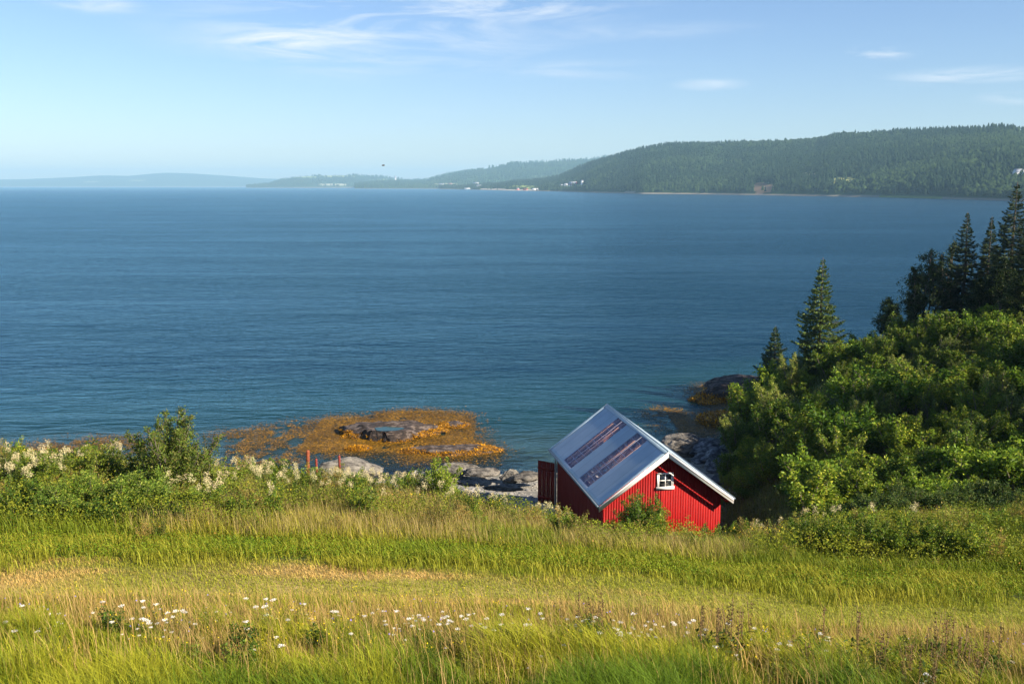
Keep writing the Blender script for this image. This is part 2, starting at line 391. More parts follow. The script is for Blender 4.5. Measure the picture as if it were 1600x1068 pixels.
def terrain():
    xs = np.arange(-95, 95.1, .55); ys = np.arange(-12, 146, .55)
    X, Y = np.meshgrid(xs, ys); Z = ground(X, Y)
    near = ((Y > 8) & (Y < 34)); nx, ny = X.shape[1], X.shape[0]
    x, y, z = X.ravel(), Y.ravel(), Z.ravel()
    n1 = fbm(x / 3, y / 3, 21); n2 = fbm(x / .9, y / .9, 23); n3 = fbm(x / 9, y / 5, 27)
    soil = np.array([.085, .10, .028])[None] * (.6 + .9 * n1[:, None])
    hay = np.array([.46, .33, .13])[None] * (.65 + .7 * n2[:, None])
    lawn = np.array([.22, .25, .03])[None] * (.7 + .6 * n2[:, None])
    gravel = np.array([.24, .23, .20])[None] * (.5 + 1.0 * n2[:, None])
    sand = np.array([.46, .50, .36])[None] * (.6 + .8 * n2[:, None])
    dark = np.array([.05, .055, .04])[None] * (.5 + 1.0 * n2[:, None])
    col = soil.copy()
    pw = np.clip(1 - np.abs(y - 18.5 - .6 * (n3 - .5)) / 2.3, 0, 1)[:, None] ** .5
    hm = np.clip((n3 - .42) * 6, 0, 1)[:, None] * .75 + .2
    col = col * (1 - pw) + (hay * hm + lawn * (1 - hm)) * pw
    beach = (np.clip((2.0 - z + (n1 - .5) * 1.2) / .5, 0, 1) * (y > 40))[:, None]
    col = col * (1 - beach) + gravel * beach
    wet = np.clip((.15 - z) / .4, 0, 1)[:, None]; deep = np.clip((-.5 - z + (n1 - .5) * .7) / 1.4, 0, 1)[:, None]
    col = col * (1 - wet) + sand * .8 * wet; col = col * (1 - deep) + (sand * .45) * deep
    bar = (np.clip(1 - np.hypot((x + 12) / 14, (y - 71) / 10), 0, 1) > .05)[:, None] & (z < .2)[:, None]
    col = np.where(bar, dark, col)
    wr = wrack(x, y)[:, None]; wr = wr * (z < .9)[:, None] * np.clip((fbm(x * .5, y * .35, 81, 5) - .36) * 5, 0, 1)[:, None]
    col = col * (1 - wr) + np.array([.11, .055, .015])[None] * (.5 + n2[:, None]) * wr
    i = np.arange(ny - 1)[:, None] * nx + np.arange(nx - 1)[None]
    Fq = np.stack([i, i + 1, i + 1 + nx, i + nx], -1).reshape(-1, 4)
    me = npmesh('ground', np.stack([x, y, z], 1), [Fq], col, True)
    m, nt, N, L, out = newmat('ground'); a = N.new('ShaderNodeAttribute'); a.attribute_name = 'Col'
    p = N.new('ShaderNodeBsdfPrincipled'); p.inputs['Roughness'].default_value = .95; p.inputs['Specular IOR Level'].default_value = .1
    n = noise_node(N, L, 6, 10, .7); mr = N.new('ShaderNodeMapRange'); mr.inputs[1].default_value = .3; mr.inputs[2].default_value = .7; mr.inputs[3].default_value = .55; mr.inputs[4].default_value = 1.35
    L.new(n.outputs[0], mr.inputs[0]); hs = N.new('ShaderNodeHueSaturation'); L.new(a.outputs['Color'], hs.inputs['Color']); L.new(mr.outputs[0], hs.inputs['Value'])
    L.new(hs.outputs[0], p.inputs['Base Color'])
    b = N.new('ShaderNodeBump'); b.inputs['Strength'].default_value = .8; b.inputs['Distance'].default_value = .08
    L.new(n.outputs[0], b.inputs['Height']); L.new(b.outputs[0], p.inputs['Normal']); L.new(p.outputs[0], out.inputs[0])
    tag(link('ground', me, m), kind='structure')
terrain()

# ------------------------------------------------------------------ water
def water():
    def axis(a, b, st, far, g=1.22):
        c = list(np.arange(a, b + .01, st)); s = st
        while c[-1] < far: s *= g; c.append(min(c[-1] + s, far))
        return c
    ys = np.array(axis(52, 140, 1.2, 17500)); xr = axis(0, 80, 1.3, 14000); xs = np.array([-v for v in xr[:0:-1]] + xr)
    X, Y = np.meshgrid(xs, ys); x, y = X.ravel(), Y.ravel(); z = ground(x, y)
    dep = np.where((y < 146) & (np.abs(x) < 95), np.maximum(-z, 0), np.where(y < 146, 2.0, 20))
    dep = dep + np.clip(y - 100, 0, 60) * .1
    nx, ny = X.shape[1], X.shape[0]; i = np.arange(ny - 1)[:, None] * nx + np.arange(nx - 1)[None]
    Fq = np.stack([i, i + 1, i + 1 + nx, i + nx], -1).reshape(-1, 4)
    me = npmesh('water', np.stack([x, y, np.zeros_like(x)], 1), [Fq], None, True, {'depth': dep})
    m, nt, N, L, out = newmat('sea_water')
    def math_(op, a, b=None, clamp=False):
        n = N.new('ShaderNodeMath'); n.operation = op; n.use_clamp = clamp
        for k, v in enumerate((a, b)):
            if v is None: continue
            if isinstance(v, (int, float)): n.inputs[k].default_value = v
            else: L.new(v, n.inputs[k])
        return n.outputs[0]
    geo = N.new('ShaderNodeNewGeometry'); P = geo.outputs['Position']
    def wav(rot, sx, sy, scale, detail, rough=.55, dist=.3):
        mp = N.new('ShaderNodeMapping'); mp.inputs['Rotation'].default_value = (0, 0, rot); mp.inputs['Scale'].default_value = (sx, sy, 1)
        L.new(P, mp.inputs[0]); n = N.new('ShaderNodeTexNoise'); n.noise_dimensions = '2D'
        n.inputs['Scale'].default_value = scale; n.inputs['Detail'].default_value = detail; n.inputs['Roughness'].default_value = rough; n.inputs['Distortion'].default_value = dist
        L.new(mp.outputs[0], n.inputs['Vector']); return n.outputs[0]
    a = wav(.85, .40, 1.0, 1.25, 5, .6); b = wav(-.65, .38, 1.0, .62, 4, .6, .5); c = wav(.5, .30, 1.0, .10, 4, .55)
    lane = wav(.12, .22, 1, .028, 4, .55, .6)
    lr = N.new('ShaderNodeMapRange'); lr.inputs[1].default_value = .35; lr.inputs[2].default_value = .65; lr.inputs[3].default_value = .72; lr.inputs[4].default_value = 1.1
    L.new(lane, lr.inputs[0])
    h = math_('ADD', math_('MULTIPLY', a, .30), math_('ADD', math_('MULTIPLY', b, .58), math_('MULTIPLY', c, 1.5)))
    bp = N.new('ShaderNodeBump'); bp.inputs['Distance'].default_value = WAVE; L.new(lr.outputs[0], bp.inputs['Strength'])
    L.new(h, bp.inputs['Height'])
    fr = N.new('ShaderNodeFresnel'); fr.inputs['IOR'].default_value = 1.333; L.new(bp.outputs[0], fr.inputs['Normal'])
    gl = N.new('ShaderNodeBsdfGlossy'); gl.inputs['Roughness'].default_value = .14; L.new(bp.outputs[0], gl.inputs['Normal'])
    gl.inputs[0].default_value = (.41, .63, .74, 1)
    at = N.new('ShaderNodeAttribute'); at.attribute_name = 'depth'
    k = math_('SUBTRACT', 1.0, math_('POWER', 2.718, math_('MULTIPLY', at.outputs['Fac'], -.5)))
    cr = N.new('ShaderNodeValToRGB'); e = cr.color_ramp.elements; e[0].position = 0; e[0].color = (.09, .15, .11, 1)
    e[1].position = 1; e[1].color = DEEP; x_ = e.new(.22); x_.color = (.010, .055, .062, 1)
    L.new(math_('DIVIDE', at.outputs['Fac'], 6.5, True), cr.inputs[0])
    df = N.new('ShaderNodeBsdfDiffuse'); L.new(cr.outputs[0], df.inputs[0])
    tr = N.new('ShaderNodeBsdfTransparent')
    tcx = N.new('ShaderNodeCombineXYZ')
    for q, al in enumerate((.55, .16, .20)): L.new(math_('POWER', 2.718, math_('MULTIPLY', at.outputs['Fac'], -al)), tcx.inputs[q])
    L.new(tcx.outputs[0], tr.inputs[0])
    body = N.new('ShaderNodeMixShader'); L.new(k, body.inputs[0]); L.new(tr.outputs[0], body.inputs[1]); L.new(df.outputs[0], body.inputs[2])
    fin = N.new('ShaderNodeMixShader'); L.new(fr.outputs[0], fin.inputs[0]); L.new(body.outputs[0], fin.inputs[1]); L.new(gl.outputs[0], fin.inputs[2])
    L.new(fin.outputs[0], out.inputs[0])
    tag(link('water', me, m), kind='structure')
    bed = MB(); bed.box(-14500, 14500, 144, 17600, -9.6, -9.0)
    tag(bed.build('seabed', M['rockdark']), kind='structure')
WAVE = .58
DEEP = (.001, .017, .036, 1)
water()

# ------------------------------------------------------------------ far shores
HILLS = {}
def hill(name, cols, amp, seed, ns=200, nt_=60, patches=None, pw=.85, colr=(.05, .085, .03), rough=1.0):
    """cols: (u, shore distance, ridge distance, ridge v)"""
    cu = np.array([(c[0] - 800) / F / .988 for c in cols]); ds = np.array([c[1] for c in cols], float)
    dr = np.array([c[2] for c in cols], float)
    rz = np.array([H + ray(800, c[3])[1] * c[2] for c in cols])
    def z_of(s, d):
        a = np.interp(s, cu, ds); b = np.interp(s, cu, dr); zr = np.interp(s, cu, rz)
        t = (d - a) / (b - a)
        x = s * d
        n = fbm(x / (rough * 260), d / (rough * 420), seed, 5) - .5
        up = zr * np.clip(t, 0, 1) ** pw; dn = zr * (1 - np.clip(t - 1, 0, 2) ** 2 * .9)
        z = np.where(t < 1, up, dn) + n * amp * np.clip(np.minimum(t * 4, np.abs(t - 1) * 6), 0, 1) * (t < 1)
        return np.where(t < 0, t * 40, z + .8)
    s = np.linspace(cu[0], cu[-1], ns); t = np.concatenate([[-.04], np.linspace(0, 1.0, nt_), [1.12, 1.3, 1.8]])
    Sg, Tg = np.meshgrid(s, t); D = np.interp(Sg, cu, ds) + Tg * (np.interp(Sg, cu, dr) - np.interp(Sg, cu, ds))
    X = Sg * D; Z = z_of(Sg, D); x, y, z = X.ravel(), D.ravel(), Z.ravel()
    n1 = fbm(x / 60, y / 90, seed + 5)
    col = np.array(colr)[None] * (.6 + .8 * n1[:, None])
    sh = np.clip((3.0 - z) / 2.0, 0, 1)[:, None]; col = col * (1 - sh) + np.array([.26, .23, .19])[None] * sh
    keep = []
    for (pu, pv, ru, rv, c) in patches or []:
        vv = (x / y) * F * .988 + 800; el = 290 - (z - H) / y * F / .976
        mk = ((np.abs((vv - pu) / ru) ** 2.5 + np.abs((el - pv) / rv) ** 2.5) < .35 + 1.3 * fbm(vv / 7, el / 2.2, 19))
        col = np.where(mk[:, None], np.array(c)[None] * (.7 + .6 * n1[:, None]), col)
    nx, ny = len(s), len(t); i = np.arange(ny - 1)[:, None] * nx + np.arange(nx - 1)[None]
    Fq = np.stack([i, i + 1, i + 1 + nx, i + nx], -1).reshape(-1, 4)
    me = npmesh(name, np.stack([x, y, z], 1), [Fq], col, True)
    m, nt, N, L, out = newmat(name); a = N.new('ShaderNodeAttribute'); a.attribute_name = 'Col'
    p = N.new('ShaderNodeBsdfPrincipled'); p.inputs['Roughness'].default_value = 1; p.inputs['Specular IOR Level'].default_value = 0
    L.new(a.outputs['Color'], p.inputs['Base Color']); L.new(p.outputs[0], out.inputs[0])
    tag(link('hills', me, m), kind='structure')
    HILLS[name] = (cu, ds, dr, z_of, patches or [])
    return me

def cones(P, hgt, rad, col, seed=1, rounded=None):
    """merged conifers (two-tier, ragged) and rounder broadleaf crowns for a far wood"""
    n = len(P); r = np.random.default_rng(seed); k = 5
    ang = r.random((n, 1)) * 6.28 + np.arange(k)[None] * 2 * math.pi / k
    tiers = [(.08, 1.0), (.55, .62)] if rounded is None else [(.10, .8), (.55, 1.0)]
    V = []; Fa = []; Ca = []; base = 0
    jit = 1 + (r.random((n, k)) - .5) * .7
    for ti, (zz, rr) in enumerate(tiers):
        ring = np.stack([P[:, 0:1] + np.cos(ang + ti * .6) * rad[:, None] * rr * jit, P[:, 1:2] + np.sin(ang + ti * .6) * rad[:, None] * rr * jit,
                         P[:, 2:3] + hgt[:, None] * zz + 0 * ang + (jit - 1) * hgt[:, None] * .1], -1)
        top = P + np.stack([np.zeros(n), np.zeros(n), hgt * (.72 if (ti == 0 and rounded is None) else (1.0 if ti else .9))], 1)
        vs = np.concatenate([ring, top[:, None]], 1).reshape(-1, 3); b = base + np.arange(n)[:, None] * (k + 1)
        for j in range(k):
            Fa.append(np.stack([b[:, 0] + j, b[:, 0] + (j + 1) % k, b[:, 0] + k], 1))
        V.append(vs); base += len(vs); Ca.append(np.repeat(col, k + 1, 0))
    return np.vstack(V), np.vstack(Fa), np.vstack(Ca)

def forest(hname, n, h0, h1, cols, seed, tmax=1.03, gap=None, label='x', thin=.30):
    cu, ds, dr, z_of, patches = HILLS[hname]; r = np.random.default_rng(seed)
    s = cu[0] + r.random(n) * (cu[-1] - cu[0]); t = r.random(n) ** .9 * tmax + .012
    a = np.interp(s, cu, ds); b = np.interp(s, cu, dr); d = a + t * (b - a); x = s * d; z = z_of(s, d)
    keep = np.ones(n, bool)
    vv = s * F * .988 + 800; el = 290 - (z - H) / d * F / .976
    for (pu, pv, ru, rv, c) in patches: keep &= ~(((np.abs((vv - pu) / ru) ** 2.5 + np.abs((el - pv) / rv) ** 2.5) < .35 + 1.3 * fbm(vv / 7, el / 2.2, 19)) & (r.random(n) < .93))
    keep &= fbm(x / 90, d / 140, seed + 3) > thin
    keep &= z > 1.5
    x, d, z, s = x[keep], d[keep], z[keep], s[keep]; n = len(x)
    hh = h0 + (h1 - h0) * r.random(n) ** 1.3; hh *= .65 + .7 * fbm(x / 70, d / 110, seed + 8)
    P = np.stack([x, d, z - .5], 1)
    stand = fbm(x / 130, d / 200, seed + 9)[:, None]
    dec = (r.random(n) < np.clip((stand[:, 0] - .42) * 4, .05, .85))
    cA = np.array(cols[0]); cB = np.array(cols[1])
    col = np.where(dec[:, None], cB[None], cA[None]) * (.70 + .5 * r.random((n, 1)))
    V1, F1, C1 = cones(P[~dec], hh[~dec], hh[~dec] * .22, col[~dec], seed)
    V2, F2, C2 = cones(P[dec], hh[dec] * .72, hh[dec] * .30, col[dec], seed + 1, rounded=1)
    me = npmesh('forest', np.vstack([V1, V2]), [np.vstack([F1, F2 + len(V1)])], np.vstack([C1, C2]))
    o = link('forest', me, M['farleaf']); tag(o, label, 'forest', kind='stuff'); return o

MAIN = [(690, 5500, 6200, 292), (730, 5000, 5600, 291), (770, 4300, 5200, 288.5), (800, 3900, 5000, 286), (830, 3700, 4800, 283.5), (860, 3500, 4600, 279), (885, 3200, 4300, 270.5),
        (900, 3050, 4200, 263), (920, 2850, 3900, 256), (945, 2700, 3700, 248), (1000, 2400, 3400, 233), (1040, 2350, 3300, 226), (1100, 2250, 3200, 227), (1200, 2020, 2950, 224.5), (1260, 1900, 2850, 220),
        (1290, 1830, 2750, 214), (1340, 1750, 2650, 212), (1400, 1610, 2500, 209), (1500, 1400, 2250, 206), (1530, 1350, 2200, 204), (1560, 1300, 2150, 206), (1600, 1230, 2080, 214),
        (1680, 1120, 1950, 222), (1800, 950, 1750, 230), (2000, 800, 1500, 235), (2300, 650, 1200, 235)]
PATCH = [(1182, 294, 17, 8, (.22, .15, .10)), (1306, 282, 20, 5, (.42, .42, .14)), (1520, 272, 22, 2.5, (.22, .30, .10)), (1563, 273, 16, 3, (.26, .32, .12)),
         (1045, 276, 40, 1.6, (.10, .19, .06)), (1395, 250, 30, 1.5, (.2, .19, .13)), (1400, 309, 60, 2.2, (.20, .26, .09)), (1250, 272, 22, 1.6, (.25, .22, .15)),
         (896, 291.8, 17, 3.6, (.30, .32, .12)), (815, 292.5, 28, 2.6, (.26, .33, .10)), (1590, 277, 14, 3, (.16, .22, .08)), (980, 301, 10, 2, (.30, .25, .2)), (770, 295.5, 20, 1.2, (.45, .42, .36)), (810, 296.8, 30, 1.0, (.45, .42, .36))]
hill('main', MAIN, 22, 5, 420, 90, PATCH, colr=(.026, .052, .020))
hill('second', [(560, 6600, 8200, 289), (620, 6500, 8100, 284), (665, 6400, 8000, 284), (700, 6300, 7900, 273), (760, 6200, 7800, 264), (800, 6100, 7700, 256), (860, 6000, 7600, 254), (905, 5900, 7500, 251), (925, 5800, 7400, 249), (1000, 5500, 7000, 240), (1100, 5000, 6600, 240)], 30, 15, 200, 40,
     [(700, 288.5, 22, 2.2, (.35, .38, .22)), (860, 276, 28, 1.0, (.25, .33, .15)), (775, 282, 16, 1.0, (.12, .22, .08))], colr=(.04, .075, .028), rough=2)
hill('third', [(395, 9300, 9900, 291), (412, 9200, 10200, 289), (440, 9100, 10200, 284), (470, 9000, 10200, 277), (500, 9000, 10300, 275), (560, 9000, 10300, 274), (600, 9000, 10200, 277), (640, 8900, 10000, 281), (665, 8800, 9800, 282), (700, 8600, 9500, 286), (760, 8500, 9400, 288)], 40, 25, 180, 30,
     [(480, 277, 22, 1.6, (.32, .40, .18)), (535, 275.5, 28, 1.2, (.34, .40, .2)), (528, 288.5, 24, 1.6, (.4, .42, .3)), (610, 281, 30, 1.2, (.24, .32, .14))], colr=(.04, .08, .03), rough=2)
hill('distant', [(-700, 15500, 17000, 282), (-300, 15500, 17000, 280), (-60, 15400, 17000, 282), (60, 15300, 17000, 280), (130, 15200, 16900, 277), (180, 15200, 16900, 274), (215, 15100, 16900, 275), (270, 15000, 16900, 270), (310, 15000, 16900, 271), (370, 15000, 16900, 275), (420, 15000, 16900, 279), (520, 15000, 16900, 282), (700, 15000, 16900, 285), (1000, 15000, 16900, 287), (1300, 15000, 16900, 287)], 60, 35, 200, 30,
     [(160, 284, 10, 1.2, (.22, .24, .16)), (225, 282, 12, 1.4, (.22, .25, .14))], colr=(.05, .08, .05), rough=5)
forest('main', 52000, 9, 17, ((.013, .032, .013), (.027, .055, .016)), 3, label='dense conifer and broadleaf forest covering the hillside across the fjord', thin=.20)
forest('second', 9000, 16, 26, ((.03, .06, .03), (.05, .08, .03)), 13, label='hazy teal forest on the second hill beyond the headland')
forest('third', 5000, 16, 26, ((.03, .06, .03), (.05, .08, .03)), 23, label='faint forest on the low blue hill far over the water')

def house_far(name, u, v, hname, L_, W_, hw, hr, rz, wallm, roofm, label, cat='house', windows=3, dmin=0):
    cu, ds, dr, z_of, _ = HILLS[hname]; s, t = ray(u, v)
    a = np.interp(s, cu, ds); b = np.interp(s, cu, dr); d = np.linspace(a, b, 800); z = z_of(s, d)
    k = np.argmax(z > H + t * d) if (z > H + t * d).any() else 5
    D = d[k]; zz = z[k]
    o = empty(name, (s * D, D, zz - .6), rz); tag(o, label, cat)
    m = MB(); x0, x1, y0, y1 = -L_ / 2, L_ / 2, -W_ / 2, W_ / 2
    m.add([(x0, y0, 0), (x1, y0, 0), (x1, y1, 0), (x0, y1, 0), (x0, y0, hw), (x1, y0, hw), (x1, y1, hw), (x0, y1, hw), (x0, 0, hw + hr), (x1, 0, hw + hr)],
          [(0, 1, 5, 4), (2, 3, 7, 6), (1, 2, 6, 9, 5), (3, 0, 4, 8, 7), (4, 5, 9, 8), (6, 7, 8, 9)])
    m.build('wall', wallm, o)
    r_ = MB(); e = .5; g = hr / (W_ / 2)
    for sg in (-1, 1):
        r_.prism([(x0 - e, 0, hw + hr + .05), (x0 - e, sg * (W_ / 2 + e), hw - g * e + .05), (x0 - e, sg * (W_ / 2 + e), hw - g * e + .45), (x0 - e, 0, hw + hr + .45)], (L_ + 2 * e, 0, 0))
    r_.build('roof', roofm, o)
    for i in range(windows):
        wx = x0 + (i + 1) * L_ / (windows + 1)
        q = MB(); q.box(wx - .6, wx + .6, y0 - .08, y0 + .02, hw * .35, hw * .75); q.build('window', M['glassdark'], o)
    return o
M['slate'] = simple('slate_roof', (.28, .30, .34), (.34, .36, .40), .6, .5)
M['fredwall'] = simple('barn_red', (.45, .015, .02), (.5, .03, .03), .6, .3)
M['fwhite'] = simple('pale_render', (.8, .8, .78), (.75, .75, .72), .6, .3)
M['redtile'] = simple('dark_red_tiles', (.20, .05, .04), (.26, .08, .06), .7, .3)
ob = house_far('barn', 895, 290.5, 'main', 34, 14, 7, 7, -.85, M['fwhite'], M['slate'], 'large barn with red gable and grey roof on the far shore', 'barn', 5)
q = MB(); q.prism([(17.12, -7, 7), (17.12, 7, 7), (17.12, 0, 14)], (.3, 0, 0)); q.build('gable', M['fredwall'], ob)
q = MB(); q.box(-17, 17, -7.25, -7.02, 3.8, 7); q.build('cladding', M['fredwall'], ob)
house_far('shed', 884, 290.5, 'main', 12, 9, 5, 4, .3, M['fwhite'], M['slate'], 'small pale outbuilding left of the large red gabled barn', 'shed', 1)
house_far('farmhouse', 909.5, 288.8, 'main', 7, 7, 11, 4, .3, M['fwhite'], M['slate'], 'narrow white house just right of the red gabled barn', 'house', 1)
house_far('cottage', 877, 291.5, 'main', 12, 8, 4, 4, -.2, M['fwhite'], M['slate'], 'low white cottage among trees left of the barn', 'cottage', 2)
house_far('cottage', 857, 291, 'main', 11, 8, 4, 3, .2, M['fwhite'], M['slate'], 'tiny pale cottage among the trees on the wooded headland', 'cottage', 1)
house_far('boat_shed', 836, 296.8, 'main', 22, 8, 4, 2.5, .1, M['fwhite'], M['fwhite'], 'long low shed with white roof at the water edge of the headland', 'shed', 3)
house_far('boat_shed', 821, 296.9, 'main', 17, 8, 4, 3, -.1, M['fredwall'], M['redtile'], 'dark red boat shed at the water edge of the headland', 'shed', 2)
house_far('boat_shed', 809, 296.6, 'main', 10, 8, 4.5, 3, .2, M['fredwall'], M['slate'], 'small red waterside shed nearest the tip of the headland', 'shed', 1)
house_far('house', 748, 293.2, 'main', 24, 12, 9, 5, .1, M['fwhite'], M['slate'], 'white house among trees at the tip of the headland', 'house', 2)
house_far('house', 690, 290, 'second', 30, 16, 9, 5, .1, M['fwhite'], M['slate'], 'white house in the pale field under the teal hill', 'house', 2)
house_far('house', 703, 289.5, 'second', 26, 16, 9, 5, -.2, M['fwhite'], M['redtile'], 'white house with dark roof beside the pale field under the teal hill', 'house', 2)
house_far('house', 744, 289.2, 'second', 30, 16, 12, 6, -.2, M['fwhite'], M['slate'], 'lone white house at the foot of the teal hill', 'house', 2)
house_far('farmhouse', 1590, 277, 'main', 12, 9, 8, 4, .1, M['fwhite'], M['slate'], 'tall white farmhouse on the wooded hill above the spruce tops', 'house', 2)
house_far('long_building', 1610, 277.5, 'main', 24, 9, 4.5, 3, .05, M['fwhite'], M['slate'], 'long white building beside the farmhouse on the wooded hill', 'building', 5)
house_far('church_tower', 618, 288, 'third', 14, 14, 52, 26, .3, M['fwhite'], M['slate'], 'tiny white tower on the low blue hill far over the water', 'tower', 1)
house_far('ferry_shed', 732, 297.1, 'main', 40, 12, 5, 3, .05, M['fwhite'], M['fwhite'], 'low white building on the water line at the headland tip', 'building', 4)

# ------------------------------------------------------------------ plant mesh makers
def unit(v): return v / (np.linalg.norm(v, axis=-1, keepdims=True) + 1e-9)

def leaf_quads(P, size, r, aspect=.5, up=.3, dirs=None):
    """one folded diamond per leaf"""
    n = len(P); d = r.normal(size=(n, 3)); d[:, 2] = d[:, 2] * .6 + up; d = unit(d if dirs is None else dirs + d * .5)
    s = unit(np.cross(d, r.normal(size=(n, 3)))); size = np.broadcast_to(size, (n,))[:, None] * (.7 + .6 * r.random((n, 1)))
    nrm = np.cross(d, s)
    a = P; b = P + d * size * .5 + s * size * aspect * .5 + nrm * size * .08; c = P + d * size; e = P + d * size * .5 - s * size * aspect * .5 + nrm * size * .08
    V = np.stack([a, b, c, e], 1).reshape(-1, 3); Fq = np.arange(4 * n).reshape(-1, 4)
    return V, Fq

def vary(col, n, r, amt=.3, cols2=None, frac=0):
    c = np.array(col)[None] * (1 + (r.random((n, 1)) - .5) * 2 * amt)
    if cols2 is not None:
        k = r.random(n) < frac; c[k] = np.array(cols2)[None] * (1 + (r.random((k.sum(), 1)) - .5) * .5)
    return c

def blades(P, hgt, wid, lean, col, r, tipcol=None, wind=(-.25, .1)):
    n = len(P); a = r.random(n) * 6.283; d = np.stack([np.cos(a), np.sin(a)], 1)
    side = np.stack([-np.sin(a + r.normal(size=n) * .6), np.cos(a), np.zeros(n)], 1) * wid[:, None] * .5
    ln = (lean * (.3 + r.random(n)))[:, None] * hgt[:, None]
    off = d * ln + np.array(wind)[None] * ln
    m = P.copy(); m[:, :2] += off * .35; m[:, 2] += hgt * .6
    t = P.copy(); t[:, :2] += off; t[:, 2] += hgt * (1 - .35 * np.clip(lean * 1.0, 0, .8))
    V = np.stack([P - side, P + side, m - side * .8, m + side * .8, t], 1).reshape(-1, 3)
    b = np.arange(n)[:, None] * 5
    q = b + np.array([[0, 1, 3, 2]]); tr = b + np.array([[2, 3, 4]])
    c = np.repeat(col, 5, 0).reshape(n, 5, 3)
    if tipcol is not None: c[:, 4] = tipcol; c[:, 2:4] = (c[:, 2:4] * .6 + np.asarray(tipcol)[:, None] * .4)
    return V, q, tr, c.reshape(-1, 3)

def stuff(name, parts, label, cat, mat):
    V = []; G4 = []; G3 = []; Cc = []; b = 0
    for p in parts:
        V.append(p[0]);
        if p[1] is not None and len(p[1]): G4.append(p[1] + b)
        if p[2] is not None and len(p[2]): G3.append(p[2] + b)
        Cc.append(p[3]); b += len(p[0])
    g = ([np.vstack(G4)] if G4 else []) + ([np.vstack(G3)] if G3 else [])
    o = link(name, npmesh(name, np.vstack(V), g, np.vstack(Cc)), mat); tag(o, label, cat, kind='stuff'); return o

def scatter(n, y0, y1, r, smax=.60, ypow=1.0):
    """points uniform per area in the wedge the photo sees"""
    y = np.sqrt(y0 ** 2 + r.random(n) * (y1 ** 2 - y0 ** 2)) if ypow == 1 else y0 + (y1 - y0) * r.random(n) ** ypow
    x = (r.random(n) * 2 - 1) * smax * y
    return x, y

